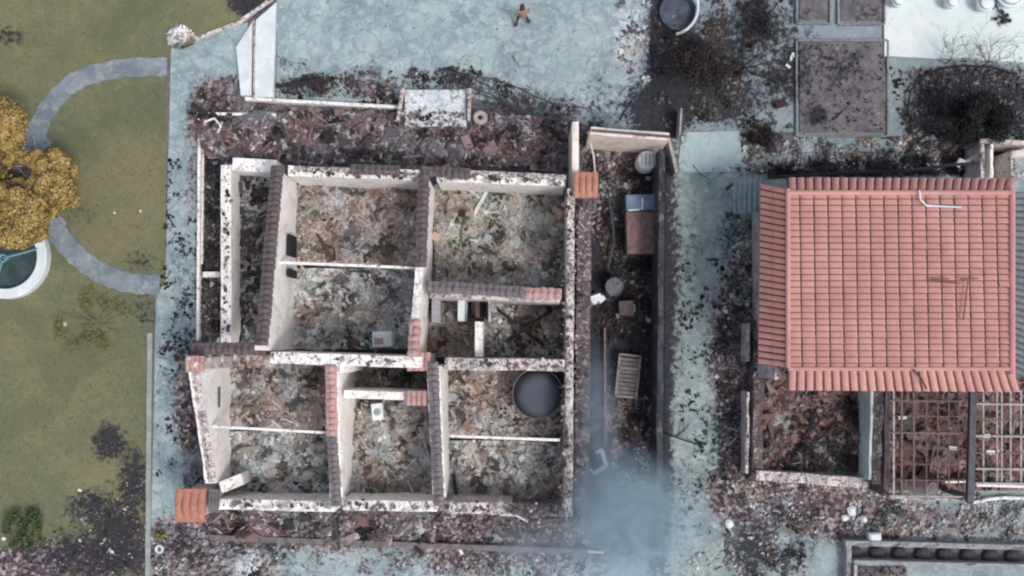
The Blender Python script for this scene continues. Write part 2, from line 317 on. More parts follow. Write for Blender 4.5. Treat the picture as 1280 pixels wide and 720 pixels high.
# ------------------------------------------------------------------ splats: burnt soil, debris, ash and some painted shade, spread over the sheets, in ground metres
SPL = []   # (cx, cy, rx, ry, rot, ch, strength)
def spl(px, py, rx, ry, ch, st, rot=0):
    p = G(px, py); SPL.append((p.x, p.y, rx / M2, ry / M2, R(rot), ch, st))
for a in [
    # left lawn burns, and a faint shade painted under the golden tree
    (136, 552, 22, 24, 0, .85), (168, 600, 22, 46, 0, .72), (112, 634, 36, 26, 0, .66), (150, 660, 36, 40, 0, .72), (120, 695, 90, 34, 0, .72), (165, 620, 40, 60, 1, .3), (30, 705, 60, 22, 1, .9), (85, 565, 9, 12, 0, .35),
    (8, 45, 26, 14, 0, .6), (175, 325, 26, 16, 0, .5), (180, 390, 18, 26, 0, .5), (310, 5, 26, 16, 0, 1.0), (275, 60, 8, 14, 0, .3), (25, 180, 40, 40, 0, .25), (100, 260, 26, 26, 0, .3), (230, 20, 20, 9, 0, .2),
    (120, 700, 80, 22, 1, .7),
    (450, 60, 60, 20, 0, .12), (560, 40, 40, 30, 0, .14), (720, 70, 40, 50, 0, .16), (640, 60, 20, 40, 0, .16), (400, 30, 30, 24, 0, .12), (500, 20, 40, 14, 2, .2), (600, 75, 50, 20, 2, .18), (700, 30, 40, 22, 2, .18), (420, 60, 24, 30, 2, .18),
    (870, 250, 22, 40, 2, .2), (890, 480, 30, 60, 0, .18), (870, 600, 26, 60, 2, .12), (1040, 700, 26, 24, 2, .2), (225, 130, 14, 60, 2, .16), (222, 260, 10, 60, 2, .14), (215, 620, 14, 40, 2, .2),
    # left pavement
    (270, 115, 34, 24, 1, .8), (245, 150, 14, 30, 1, .7), (240, 230, 12, 60, 1, .55), (235, 350, 26, 70, 0, .38), (225, 430, 26, 40, 0, .42), (240, 500, 26, 60, 1, .8), (235, 540, 14, 40, 0, .6), (212, 480, 22, 50, 0, .36), (205, 560, 14, 50, 0, .3),
    # south strip
    (240, 690, 60, 40, 1, .85), (400, 655, 190, 30, 1, 1.1), (640, 670, 150, 40, 1, .85), (230, 680, 30, 24, 0, .5), (345, 690, 30, 30, 0, .55), (310, 705, 22, 22, 2, .8), (200, 705, 14, 20, 2, .3), (420, 705, 60, 14, 1, .4), (500, 705, 20, 22, 0, .5), (560, 705, 40, 18, 1, .6),
    (560, 690, 26, 20, 2, .5), (660, 705, 60, 16, 2, .35),
    # yard edge
    (385, 105, 40, 18, 0, .65), (440, 96, 26, 16, 0, .5), (470, 112, 40, 16, 1, .75), (575, 95, 26, 16, 0, .5), (650, 130, 60, 18, 0, .6), (610, 110, 40, 14, 0, .45), (700, 140, 40, 14, 1, .6), (470, 90, 14, 14, 0, .5),
    (790, 60, 26, 60, 2, .65), (800, 20, 20, 30, 0, .3), (790, 85, 26, 20, 1, .55), (770, 140, 36, 22, 0, .35), (655, 22, 26, 18, 1, .15), (800, 130, 30, 50, 0, .5),
    # dark lane and burnt tree surround
    (835, 60, 24, 110, 0, 1.1), (860, 85, 46, 50, 0, 1.0), (825, 140, 40, 36, 0, 1.0), (900, 60, 60, 60, 0, .58), (950, 30, 50, 40, 0, .6), (920, 120, 60, 36, 0, .55), (985, 90, 18, 50, 0, .6), (905, 140, 40, 16, 0, .7), (955, 175, 24, 16, 0, .9), (960, 90, 60, 50, 0, .48), (1000, 60, 14, 80, 0, .3),
    (900, 20, 24, 24, 2, .3), (965, 60, 16, 30, 2, .25), (885, 165, 30, 16, 2, .2),
    # driveway; the long left splats paint char and the boundary wall's shade
    (915, 300, 22, 46, 0, .5), (925, 390, 40, 60, 1, .75), (915, 470, 40, 90, 1, .6), (915, 540, 30, 60, 0, .6), (930, 610, 50, 50, 1, .8), (940, 690, 36, 36, 0, .72), (940, 690, 50, 44, 1, .4), (985, 630, 60, 36, 1, .8), (1050, 640, 80, 34, 1, .85), (1120, 650, 80, 26, 1, .7), (1220, 655, 90, 30, 1, .55), (1000, 690, 20, 30, 0, .45), (945, 712, 16, 14, 2, .5), (1020, 690, 36, 40, 2, .1), (860, 400, 16, 200, 0, .2), (838, 300, 14, 200, 0, .6), (834, 560, 12, 160, 0, .45), (900, 590, 50, 60, 0, .36), (880, 360, 30, 120, 0, .2),
    (935, 330, 22, 80, 0, .45), (970, 600, 50, 18, 0, .5), (1250, 660, 50, 30, 2, .3),
    # strip north of the roof, with a thin dark line along its back
    (1070, 205, 140, 18, 1, .6), (1080, 212, 160, 9, 0, 1.0), (980, 200, 30, 14, 0, .4), (1010, 190, 60, 14, 2, .45), (1150, 190, 70, 16, 0, .6), (1200, 190, 70, 22, 0, 1.0), (1080, 185, 50, 12, 0, .4),
    # grey slab with burnt tree
    (1205, 140, 66, 52, 0, 1.1), (1265, 130, 40, 50, 0, .7), (1150, 150, 22, 50, 0, .65), (1180, 95, 60, 14, 0, .55), (1165, 110, 20, 22, 1, .4), (1210, 80, 60, 10, 0, .35), (1250, 26, 12, 10, 0, .55), (1185, 55, 30, 22, 0, .1),
    # more soot and ash over the lane, the driveway and the yard edges
    (1010, 60, 16, 60, 0, .35), (1050, 100, 60, 70, 0, .3), (1075, 140, 40, 24, 2, .22), (865, 320, 14, 60, 0, .4), (900, 440, 24, 60, 0, .5), (850, 640, 16, 60, 0, .4), (930, 560, 40, 40, 0, .6), (960, 640, 60, 26, 0, .5), (1150, 640, 120, 20, 0, .35), (1040, 665, 60, 18, 0, .45), (880, 700, 30, 30, 1, .35), (905, 620, 30, 26, 1, .5), (1130, 40, 20, 30, 0, .12), (875, 190, 20, 14, 0, .15), (900, 240, 14, 20, 0, .25), (740, 120, 40, 30, 0, .3), (215, 300, 10, 120, 0, .25), (222, 110, 14, 40, 0, .2), (330, 60, 12, 60, 0, .25),
    # beds
    (1050, 75, 50, 20, 0, .4), (1052, 90, 34, 22, 0, .5), (1010, 110, 16, 50, 0, .3), (1020, 145, 14, 14, 0, .8), (1085, 120, 30, 30, 2, .15), (1080, 15, 26, 16, 0, .5), (1015, 15, 20, 16, 0, .3),
    # alley soot; the long right splat also paints shade beside the boundary wall
    (745, 420, 18, 260, 0, 1.25), (818, 420, 18, 280, 0, 1.4), (785, 350, 50, 90, 0, 1.1), (785, 430, 50, 90, 0, 1.1), (800, 230, 26, 34, 0, .9), (760, 210, 26, 50, 1, .9), (740, 260, 16, 60, 1, .6), (780, 540, 40, 36, 1, 1.0), (800, 590, 24, 24, 2, .5), (790, 660, 50, 50, 0, .6), (795, 600, 30, 24, 0, .45), (755, 660, 50, 60, 0, .3),
    # around the ruin
    (300, 160, 60, 30, 1, 1.1), (400, 170, 120, 34, 1, 1.1), (620, 175, 110, 30, 1, 1.1), (270, 165, 20, 24, 0, .8), (480, 170, 60, 16, 0, .7), (600, 185, 60, 12, 0, .3), (690, 165, 30, 22, 0, .8), (265, 220, 12, 60, 0, .9), (265, 380, 12, 60, 1, .8), (640, 135, 50, 16, 0, .5), (330, 135, 60, 12, 0, .2), (430, 155, 60, 8, 0, .3), (395, 190, 24, 8, 2, .4),
    (264, 300, 9, 80, 0, .8), (325, 320, 26, 120, 0, .9),
]: spl(*a)
SP = np.array(SPL)
def splat_cols(x, y):
    out = np.zeros((len(x), 4), np.float32); out[:, 3] = 1
    for cx, cy, rx, ry, ro, ch, st in SPL:
        dx, dy = x - cx, y - cy; c, s_ = math.cos(ro), math.sin(ro)
        u = (dx * c + dy * s_) / rx; v = (-dx * s_ + dy * c) / ry
        g = np.exp(-np.power(u * u + v * v, 1.4) * .7) * st
        out[:, int(ch)] = np.maximum(out[:, int(ch)], g) + .15 * np.minimum(out[:, int(ch)], g)
    return out
def sheet(name, poly, mat, z, kind='structure', step=.3, amp=0, seed=1, world=False, thick=0):
    pts = [Vector(p) if world else G(*p) for p in poly]
    bm = bmesh.new(); vs = [bm.verts.new((p[0], p[1], 0)) for p in pts]; bm.faces.new(vs)
    x0, x1 = max(min(p[0] for p in pts), -24), min(max(p[0] for p in pts), 24)
    y0, y1 = max(min(p[1] for p in pts), -13), min(max(p[1] for p in pts), 17)
    for ax, a, b in ((0, x0, x1), (1, y0, y1)):
        k = a + step * .5
        while k < b:
            co = (k, 0, 0) if ax == 0 else (0, k, 0); no = (1, 0, 0) if ax == 0 else (0, 1, 0)
            bmesh.ops.bisect_plane(bm, geom=bm.verts[:] + bm.edges[:] + bm.faces[:], plane_co=co, plane_no=no); k += step
    me = bpy.data.meshes.new(name)
    if thick:
        r = bmesh.ops.extrude_face_region(bm, geom=bm.faces[:])
        for v in [g for g in r['geom'] if isinstance(g, bmesh.types.BMVert)]: v.co.z += z + .0001
        for v in bm.verts:
            if v.co.z < z * .5: v.co.z = -.05
        bmesh.ops.recalc_face_normals(bm, faces=bm.faces[:])
    else:
        for v in bm.verts: v.co.z = z
    if amp:
        for v in bm.verts:
            if v.co.z > -.04: v.co.z += amp * (.5 + .5 * fbm(v.co.x, v.co.y, .9, seed, 3))
    bm.to_mesh(me); bm.free()
    for p in me.polygons:
        if not thick and p.normal.z < 0: p.flip()
    n = len(me.vertices); co = np.empty(n * 3); me.vertices.foreach_get('co', co); co = co.reshape(-1, 3)
    at = me.color_attributes.new('Col', 'FLOAT_COLOR', 'POINT'); at.data.foreach_set('color', splat_cols(co[:, 0], co[:, 1]).ravel())
    me.materials.append(mat)
    o = bpy.data.objects.new(name, me); sc.collection.objects.link(o)
    return tag(o, kind=kind)

# ------------------------------------------------------------------ ground and paving
sheet('ground', [(-300, -300, 0), (300, -300, 0), (300, 300, 0), (-300, 300, 0)], soil_m, 0, step=.4, world=True)
sheet('lawn', [(-900, -500), (345, -500), (345, -4), (297, 31), (214, 60), (208, 82), (207, 350), (194, 372), (187, 560), (185, 1100), (-900, 1100)], lawn_m, .012)
sheet('pavement', [(214, 60), (297, 31), (310, 28), (304, 122), (240, 145), (251, 150), (250, 425), (236, 436), (262, 640), (262, 672), (730, 682), (828, 690), (828, 1100), (186, 1100), (188, 720), (195, 372), (207, 350)], concrete, .02)
sheet('concrete_yard', [(346, -500), (814, -500), (814, 168), (738, 158), (720, 152), (590, 122), (587, 140), (500, 138), (346, 126)], concrete, .024)
def ribbon(name, ctr, w_, mat, z):
    pts = [G(*c) for c in ctr]; L = []; Rr = []
    # smooth
    P = []
    for i in range(len(pts) - 1):
        p0, p1, p2, p3 = pts[max(i - 1, 0)], pts[i], pts[i + 1], pts[min(i + 2, len(pts) - 1)]
        for k in range(8):
            t = k / 8; P.append(.5 * ((2 * p1) + (p2 - p0) * t + (2 * p0 - 5 * p1 + 4 * p2 - p3) * t * t + (3 * p1 - p0 - 3 * p2 + p3) * t ** 3))
    P.append(pts[-1])
    for i, p in enumerate(P):
        d = (P[min(i + 1, len(P) - 1)] - P[max(i - 1, 0)]).normalized(); n = Vector((-d.y, d.x, 0))
        ww = w_ / 2 * (1 + .08 * math.sin(i * 1.7))
        L.append(p + n * ww); Rr.append(p - n * ww)
    return sheet(name, [tuple(p) for p in L + Rr[::-1]], mat, z, world=True, step=.25, thick=True)
ribbon('garden_path', [(40, 185), (58, 140), (95, 102), (150, 86), (209, 84)], .8, path_m, .04)
ribbon('garden_path', [(72, 292), (95, 318), (125, 340), (160, 353), (200, 356)], .85, path_m, .04)
ribbon('garden_path', [(52, 165), (26, 192), (14, 220), (30, 255), (72, 294)], 1.3, path_m, .035)
sheet('driveway', [(832, 165), (925, 165), (925, 192), (1240, 192), (1400, 150), (1600, 600), (1600, 1100), (829, 1100)], street_m, .02)
sheet('back_lane', [(815, -500), (992, -500), (992, 165), (815, 168)], slab_m, .016)
sheet('grey_slab', [(992, -500), (1112, -500), (1108, 72), (1500, 84), (1500, 190), (992, 190)], slab_m, .022)
sheet('patio', [(1104, -500), (1700, -500), (1700, 84), (1280, 80), (1104, 71)], patio_m, .14, thick=True, step=.35)
sheet('pale_slab', [(852, 166), (924, 164), (926, 191), (970, 192), (972, 214), (846, 216)], ground_mat('pale_slab_concrete', srgb(166, 184, 186), srgb(154, 172, 174), srgb(176, 192, 194), .6, 2), .08, thick=True)
# soil beds inside concrete edging
for (a, b, c, d) in ((999, -60, 1035, 26), (1051, -60, 1103, 27), (999, 53, 1107, 167)):
    sheet('soil_bed', [(a, b), (c, b), (c, d), (a, d)], bed_m, .045, amp=.08, step=.2)
def px_bar(mb, a, b, w_, h, z0=0, za=None, zb=None):
    """upright bar from ground pixel a to b, w wide, h tall, standing at z0"""
    A = G(a[0], a[1], z0 + h); B = G(b[0], b[1], z0 + h); A.z = B.z = z0 + h / 2
    d = (B - A); L = d.length; c = (A + B) / 2
    mb.box(c, (L, w_, h), math.atan2(d.y, d.x))
for lab, (a, b, c, d) in (('grey concrete edging round the small bed at the top, left one', (996, -62, 1038, 29)), ('grey concrete edging round the small bed at the top, beside the white patio', (1048, -62, 1106, 30)), ('grey concrete edging round the large brown soil bed', (996, 50, 1110, 170))):
    m = MB(); h = .16
    px_bar(m, (a, b), (a, d), .07, h); px_bar(m, (c, b), (c, d), .07, h); px_bar(m, (a + 1.1, d), (c - 1.1, d), .07, h - .003)
    if b > 0: px_bar(m, (a + 1.5, b), (c - 1.5, b), .1, h - .003)
    tag(m.build('bed_edging', metal_grey if 0 else simple('edging_concrete', srgb(136, 142, 144), srgb(116, 122, 126), 3, .9, srgb(80, 82, 86), .48), origin='auto'), lab, 'edging', 'concrete edgings round the soil beds')

# ------------------------------------------------------------------ rubble
UC = np.array([(-1, -1, -1), (1, -1, -1), (1, 1, -1), (-1, 1, -1), (-1, -1, 1), (1, -1, 1), (1, 1, 1), (-1, 1, 1)], float) * .5
UF = [(3, 2, 1, 0), (4, 5, 6, 7), (0, 1, 5, 4), (1, 2, 6, 5), (2, 3, 7, 6), (3, 0, 4, 7)]
def inpoly(x, y, P):
    c = False; j = len(P) - 1
    for i in range(len(P)):
        if (P[i][1] > y) != (P[j][1] > y) and x < (P[j][0] - P[i][0]) * (y - P[i][1]) / (P[j][1] - P[i][1]) + P[i][0]: c = not c
        j = i
    return c
def chips(mb, pos, smin, smax, pal, flat=.45, sticks=.12, power=2.2, clumps=True):
    """irregular broken pieces at world positions"""
    if len(pos) == 0: return
    smin *= .7; smax *= .58; n = len(pos)
    pos = np.array(pos, float)
    s = smin + (smax - smin) * np.random.rand(n) ** power
    sc3 = np.stack([s * np.random.uniform(.7, 1.3, n), s * np.random.uniform(.5, 1.0, n), s * np.random.uniform(flat * .5, flat * 1.2, n)], 1)
    st = np.random.rand(n) < sticks
    sc3[st] = sc3[st] * np.array([2.4, .3, .5])
    v = UC[None] * sc3[:, None] * np.random.uniform(.7, 1.2, (n, 8, 3))
    a = np.random.rand(n) * 2 * np.pi; b = np.random.normal(0, .45, n); c = np.random.normal(0, .45, n)
    ca, sa, cb, sb, cc, s_c = np.cos(a), np.sin(a), np.cos(b), np.sin(b), np.cos(c), np.sin(c)
    x, y, z = v[..., 0], v[..., 1], v[..., 2]
    y, z = y * cb[:, None] - z * sb[:, None], y * sb[:, None] + z * cb[:, None]
    x, z = x * cc[:, None] + z * s_c[:, None], -x * s_c[:, None] + z * cc[:, None]
    x, y = x * ca[:, None] - y * sa[:, None], x * sa[:, None] + y * ca[:, None]
    v = np.stack([x, y, z], -1) + pos[:, None]
    base = len(mb.v)
    mb.v += [tuple(p) for p in v.reshape(-1, 3).tolist()]
    for i in range(n):
        k = base + i * 8; mb.f += [tuple(k + j for j in f) for f in UF]
    pc = np.array([p[0][:3] for p in pal]); pw = np.array([p[1] for p in pal], float); pw /= pw.sum()
    idx = np.random.choice(len(pal), n, p=pw)
    col = pc[idx] * np.random.uniform(.75, 1.2, (n, 1))
    # whole clumps share a tint: ashy blue grey, rusty, or charred
    k1 = np.array([fbm(p[0], p[1], .8, 3.3, 3) for p in pos]); k2 = np.array([fbm(p[0], p[1], 1.3, 8.1, 3) for p in pos])
    mean = (pc * pw[:, None]).sum(0)
    col = col * .7 + mean * .34
    if not clumps: k1 = k1 * 0; k2 = k2 * 0
    ash = np.clip(k1 * 2.2, 0, 1)[:, None] * .5; col = col * (1 - ash) + np.array([.34, .40, .42]) * ash * (mean.sum() / .75)
    rst = np.clip(-k1 * 2.2, 0, 1)[:, None] * .38; col = col * (1 - rst) + np.array([.25, .16, .115]) * rst * (mean.sum() / .6)
    col = col * (1 + .8 * np.clip(k2, -1, 1))[:, None] * np.where(k2 < -.2, .45, 1.0)[:, None]
    cc4 = np.ones((n, 8, 4)); cc4[..., :3] = col[:, None]
    cc4 = cc4.reshape(-1, 4)
    mb.c = cc4 if mb.c is None else np.concatenate([mb.c, cc4])
W_, LG, PK, BR, DB, BK, TL, SG = srgb(214, 212, 210), srgb(176, 174, 174), srgb(174, 150, 138), srgb(136, 110, 96), srgb(88, 76, 74), srgb(46, 43, 48), srgb(148, 158, 152), srgb(134, 131, 128)
P_BROWN = [(W_, 1.3), (LG, 2.2), (PK, 2.4), (BR, 1.6), (DB, 1.2), (BK, .8), (SG, 2.0), (LG, 1)]
P_PURP = [(srgb(122, 104, 110), 2.2), (srgb(94, 80, 86), 2.0), (srgb(60, 53, 60), 1.8), (BK, 1.8), (srgb(152, 140, 144), 1.3), (W_, .6), (srgb(128, 98, 100), 1.2)]
P_GREY = [(W_, 1.6), (LG, 2), (SG, 2.2), (TL, 1.6), (DB, 1.2), (BK, 1.0), (BR, .8)]
P_BLACK = [(BK, 4), (srgb(62, 60, 66), 1.5)]
P_RED = [(srgb(124, 92, 88), 2.2), (srgb(98, 74, 74), 2), (BK, 2.2), (DB, 2.4), (PK, .7), (LG, .5)]
P_WHITE = [(W_, 3), (LG, 1.5), (SG, .6)]
def scatter(name, label, poly, n, smin, smax, pal, z=.03, clump=.0, seed=1, flat=.45, sticks=.12, cat=None, power=2.2, single=False, zfun=None):
    P = [tuple(G(*p))[:2] for p in poly]
    xs = [p[0] for p in P]; ys = [p[1] for p in P]; pos = []; tries = 0
    n = int(n * 1.7)
    while len(pos) < n and tries < n * 30:
        tries += 1
        x = random.uniform(min(xs), max(xs)); y = random.uniform(min(ys), max(ys))
        if not inpoly(x, y, P): continue
        if clump and fbm(x, y, .9, seed, 3) < clump * random.uniform(.2, 1) : continue
        pos.append((x, y, (zfun(x, y) if zfun else z) + random.uniform(0, .05)))
    mb = MB(); chips(mb, pos, smin, smax, pal, flat, sticks, power, name != 'grass_tufts')
    o = mb.build(name, chips_m)
    return tag(o, label, cat, None, 'stuff')
def heap(name, label, rect, mat, n, pal, hgt=.35, seed=1, smax=.34, base=.03, step=.16):
    """uneven bed of rubble filling a room: a lumpy surface plus loose pieces on it, one object"""
    P = [G(*p) for p in rect]; x0, x1 = min(p.x for p in P), max(p.x for p in P); y0, y1 = min(p.y for p in P), max(p.y for p in P)
    PP = [(p.x, p.y) for p in P]
    def zf(x, y):
        return base + hgt * (.6 + 1.1 * fbm(x, y, .6, seed, 2)) + .14 * fbm(x, y, 2.6, seed + 3, 2)
    pos = []; n = int(n * 1.45)
    while len(pos) < n:
        x, y = random.uniform(x0, x1), random.uniform(y0, y1)
        if inpoly(x, y, PP): pos.append((x, y, zf(x, y) + .02))
    mb = MB(); chips(mb, pos, .06, smax, pal, .5, .14, 2.0)
    big = [(p[0], p[1], p[2] + .04) for p in random.sample(pos, max(6, len(pos) // 22))]
    chips(mb, big, .25, .95, pal, .25, .45, 1.5)
    o = mb.build(name, chips_m)
    nx, ny = max(2, int((x1 - x0) / step)), max(2, int((y1 - y0) / step))
    m2 = MB(); inv = []
    for j in range(ny + 1):
        for i in range(nx + 1):
            x, y = x0 + (x1 - x0) * i / nx, y0 + (y1 - y0) * j / ny
            m2.v.append((x, y, zf(x, y)))
    for j in range(ny):
        for i in range(nx):
            a = j * (nx + 1) + i
            cx, cy = x0 + (x1 - x0) * (i + .5) / nx, y0 + (y1 - y0) * (j + .5) / ny
            if inpoly(cx, cy, PP): m2.f.append((a, a + 1, a + nx + 2, a + nx + 1))
    g = m2.build('tmp', mat, smooth=True)
    # join by hand: copy both meshes into one with two materials
    bm = bmesh.new(); bm.from_mesh(o.data)
    nf = len(bm.faces); bm.from_mesh(g.data); bm.faces.ensure_lookup_table()
    for f in bm.faces[nf:]: f.material_index = 1
    bm.to_mesh(o.data); bm.free(); o.data.materials.append(mat)
    gm = g.data; bpy.data.objects.remove(g); bpy.data.meshes.remove(gm)
    tag(o, label, None, None, 'stuff'); return o
MB_BROWN = mottled('brown_rubble', [DB, BR, SG, PK, LG])
MB_GREY = mottled('grey_rubble', [DB, SG, TL, LG, W_])
MB_DARK = mottled('dark_rubble', [BK, BK, DB, SG, LG])
MB_RED = mottled('red_rubble', [BK, DB, srgb(96, 72, 70), srgb(118, 88, 84), srgb(140, 108, 104)])
MB_PURP = mottled('purple_rubble', [BK, srgb(66, 54, 60), srgb(98, 78, 86), srgb(130, 104, 110), LG])
MB_SAND = mottled('sandy_rubble', [DB, BR, srgb(152, 140, 128), srgb(150, 158, 144), LG])
heap('rubble_heap', 'brown and pink rubble filling the north west room of the ruin', [(366, 222), (522, 224), (522, 332), (366, 330)], MB_BROWN, 1500, P_BROWN, .4, 1)
heap('rubble_heap', 'grey and brown rubble between the thin tie beam and the ridge wall', [(366, 336), (540, 338), (540, 436), (366, 436)], MB_GREY, 1300, P_BROWN + [(TL, 2.5)], .4, 2)
heap('rubble_heap', 'sandy and green grey rubble filling the north east room of the ruin', [(544, 232), (708, 234), (708, 362), (544, 362)], MB_SAND, 1500, P_BROWN + [(TL, 2), (srgb(150, 150, 128), 2)], .45, 3)
heap('rubble_heap', 'brown rubble in the small room left of the white partition', [(538, 372), (600, 374), (600, 446), (538, 446)], MB_BROWN, 420, P_BROWN, .35, 4)
heap('rubble_heap', 'dark grey rubble in the small room right of the white partition', [(606, 374), (708, 376), (708, 448), (606, 448)], MB_DARK, 600, P_GREY, .35, 5)
heap('rubble_heap', 'brown grey rubble in the south west room above its tie beam', [(284, 444), (424, 446), (424, 536), (284, 534)], MB_BROWN, 1100, P_BROWN + [(SG, 3)], .4, 6)
heap('rubble_heap', 'blue grey rubble in the south west room below its tie beam', [(284, 538), (436, 540), (436, 618), (284, 616)], MB_GREY, 900, P_GREY, .4, 7)
heap('rubble_heap', 'dark brown rubble in the narrow room south of the ridge wall', [(438, 452), (536, 454), (536, 489), (438, 488)], MB_DARK, 330, P_BROWN, .35, 8)
heap('rubble_heap', 'grey brown rubble in the room with the white basin', [(438, 500), (548, 500), (550, 618), (440, 616)], MB_BROWN, 950, P_BROWN + [(TL, 3)], .4, 9)
heap('rubble_heap', 'mixed rubble around the round dark tank', [(558, 460), (708, 462), (708, 544), (560, 544)], MB_BROWN, 900, P_BROWN + [(SG, 2)], .35, 10)
heap('rubble_heap', 'blue grey rubble in the south east room below its tie beam', [(562, 550), (706, 552), (706, 624), (564, 624)], MB_GREY, 800, P_GREY + [(PK, 1)], .35, 11)
heap('rubble_heap', 'black rubble in the long corridor beside the veranda wall', [(300, 216), (352, 218), (345, 432), (300, 430)], MB_DARK, 700, P_BLACK + [(LG, .8), (DB, 1.5)], .2, 12)
heap('rubble_heap', 'reddish dark rubble in the open room under the red roof', [(944, 455), (1078, 470), (1078, 588), (944, 588)], MB_RED, 1000, P_RED, .3, 13)
heap('rubble_heap', 'red brown rubble under the rusty grid', [(1104, 470), (1290, 475), (1290, 612), (1104, 612)], MB_RED, 1100, P_RED, .25, 14)
heap('rubble_heap', 'purple brown tile rubble piled along the north side of the ruin', [(245, 142), (500, 142), (720, 150), (720, 214), (520, 206), (262, 200)], MB_PURP, 3200, P_PURP, .3, 15, .38)
heap('rubble_heap', 'purple rubble strip along the south side of the ruin', [(262, 632), (545, 636), (545, 680), (262, 668)], MB_PURP, 1500, P_PURP, .3, 16, .36)
scatter('debris_scatter', 'pink grey fragments on the ground south of the tank room', [(545, 640), (728, 645), (735, 760), (545, 760)], 1300, .05, .3, P_PURP + [(LG, 3), (SG, 3)], .03)
scatter('debris_scatter', 'black fragments strewn on the left pavement', [(212, 200), (248, 200), (248, 430), (232, 440), (255, 600), (196, 600), (200, 370)], 420, .05, .26, P_BLACK + [(DB, 1)], .03, .1, 3)
scatter('debris_scatter', 'purple fragments in the narrow strip left of the south west room', [(232, 450), (246, 450), (262, 600), (262, 620), (230, 610)], 420, .05, .3, P_PURP, .03)
scatter('debris_scatter', 'purple fragments at the north west corner of the ruin', [(238, 118), (300, 92), (340, 110), (345, 140), (250, 150)], 520, .05, .3, P_PURP, .03)
scatter('debris_scatter', 'black and purple fragments in the strip between kerb and veranda wall', [(252, 150), (276, 150), (276, 428), (250, 428)], 700, .05, .32, P_BLACK + [(DB, 2), (LG, 1)], .04)
scatter('debris_scatter', 'black pieces in the lower right of the open room under the red roof', [(1015, 510), (1074, 500), (1074, 588), (975, 588), (990, 560)], 420, .06, .3, P_BLACK, .36)  # black chips darken the lower right of the room
scatter('debris_scatter', 'dark fragments in the inner bed of the walled trough', [(1070, 708), (1130, 708), (1130, 770), (1070, 770)], 220, .05, .26, P_RED, .12)
scatter('debris_scatter', 'mixed fragments on the ground by the south west corner pier', [(190, 655), (345, 675), (345, 760), (190, 760)], 1100, .05, .32, P_PURP + [(LG, 2), (SG, 3)], .03)
scatter('debris_scatter', 'grey fragments on the paving south of the purple strip', [(345, 690), (545, 690), (545, 760), (345, 760)], 420, .05, .22, P_GREY, .03, .1, 5)
scatter('debris_scatter', 'charred leaf litter along the south edge of the concrete yard', [(350, 92), (430, 98), (520, 85), (590, 84), (720, 142), (590, 120), (500, 132), (350, 122)], 850, .04, .24, P_BLACK + [(DB, 1.5)], .04, .12, 6)
scatter('debris_scatter', 'small dark specks strewn over the concrete yard', [(350, 0), (812, 0), (812, 150), (350, 110)], 120, .03, .1, P_BLACK, .04)
scatter('debris_scatter', 'pale broken pieces by the east edge of the concrete yard', [(765, 0), (812, 0), (812, 110), (775, 90)], 200, .05, .3, P_WHITE + [(BK, .8)], .04, .05, 8)
scatter('debris_scatter', 'mixed rubble in the walled corner north of the orange tiles', [(724, 168), (800, 180), (800, 235), (750, 250), (750, 300), (738, 300)], 520, .05, .3, P_PURP + [(LG, 1.5)], .04)
scatter('debris_scatter', 'pink and black rubble in the middle of the dark alley', [(756, 480), (822, 500), (822, 560), (756, 545)], 520, .05, .34, P_PURP + [(PK, 2)], .05)
scatter('debris_scatter', 'soot black and brown clutter between the chest and the sooty wall', [(752, 196), (823, 215), (823, 420), (752, 420)], 700, .05, .34, P_BLACK + [(DB, 2), (PK, .8), (LG, .5)], .04)
scatter('debris_scatter', 'purple specks scattered up onto the terrace north of the kerb', [(345, 70), (720, 110), (722, 152), (590, 125), (345, 122)], 520, .04, .2, P_PURP + [(BK, 3)], .04, .06, 21)
scatter('debris_scatter', 'pale ash lumps and dark crumbs over the lower driveway', [(850, 560), (1050, 640), (1050, 760), (850, 760)], 420, .04, .24, P_WHITE + [(BK, 3), (SG, 2)], .04, .05, 22)
scatter('debris_scatter', 'white broken plaster at the foot of the alley', [(762, 565), (818, 555), (818, 610), (770, 605)], 300, .06, .34, P_GREY + [(W_, 3)], .05)
scatter('debris_scatter', 'dark fragments on the alley floor', [(738, 330), (822, 330), (822, 480), (750, 480)], 480, .05, .3, P_BLACK + [(DB, 2), (BR, .6)], .04)
scatter('debris_scatter', 'black spots of char strewn on the driveway', [(850, 330), (930, 260), (940, 400), (900, 640), (850, 640)], 260, .05, .3, P_BLACK, .03, .1, 9)
scatter('debris_scatter', 'purple and black fragments west of the red roof', [(893, 400), (945, 395), (945, 600), (900, 590)], 900, .05, .32, P_PURP + [(BK, 2)], .04)
scatter('debris_scatter', 'blue grey fragments beside the corrugated sheet', [(915, 275), (950, 275), (950, 395), (905, 390)], 330, .05, .32, P_GREY + [(BK, 3)], .04)
scatter('debris_scatter', 'pink grey rubble band south of the open room', [(905, 600), (1090, 600), (1110, 622), (1110, 672), (1040, 668), (960, 655)], 1100, .05, .28, P_PURP + [(LG, 4), (W_, 1.5)], .04, .04, 10)
scatter('debris_scatter', 'pink grey rubble band south of the rusty grid', [(1095, 618), (1290, 612), (1290, 676), (1095, 672)], 1150, .05, .26, P_PURP + [(LG, 4), (TL, 3), (W_, 1.5)], .04, .04, 11)
scatter('debris_scatter', 'dark fragments at the lower end of the driveway', [(905, 655), (1010, 640), (1000, 760), (905, 760)], 480, .05, .28, P_BLACK + [(DB, 2), (SG, 2)], .03, .1, 12)
scatter('debris_scatter', 'blue grey rubble band between soil bed and red roof', [(925, 172), (1200, 172), (1200, 214), (930, 214)], 1300, .05, .34, P_GREY + [(BK, 2)], .04, .02, 13)
scatter('debris_scatter', 'burnt fragments under the bare tree in the back lane', [(818, 0), (990, 0), (990, 160), (818, 160)], 1500, .04, .3, P_BLACK + [(SG, 2), (DB, 1.5)], .03, .1, 14)
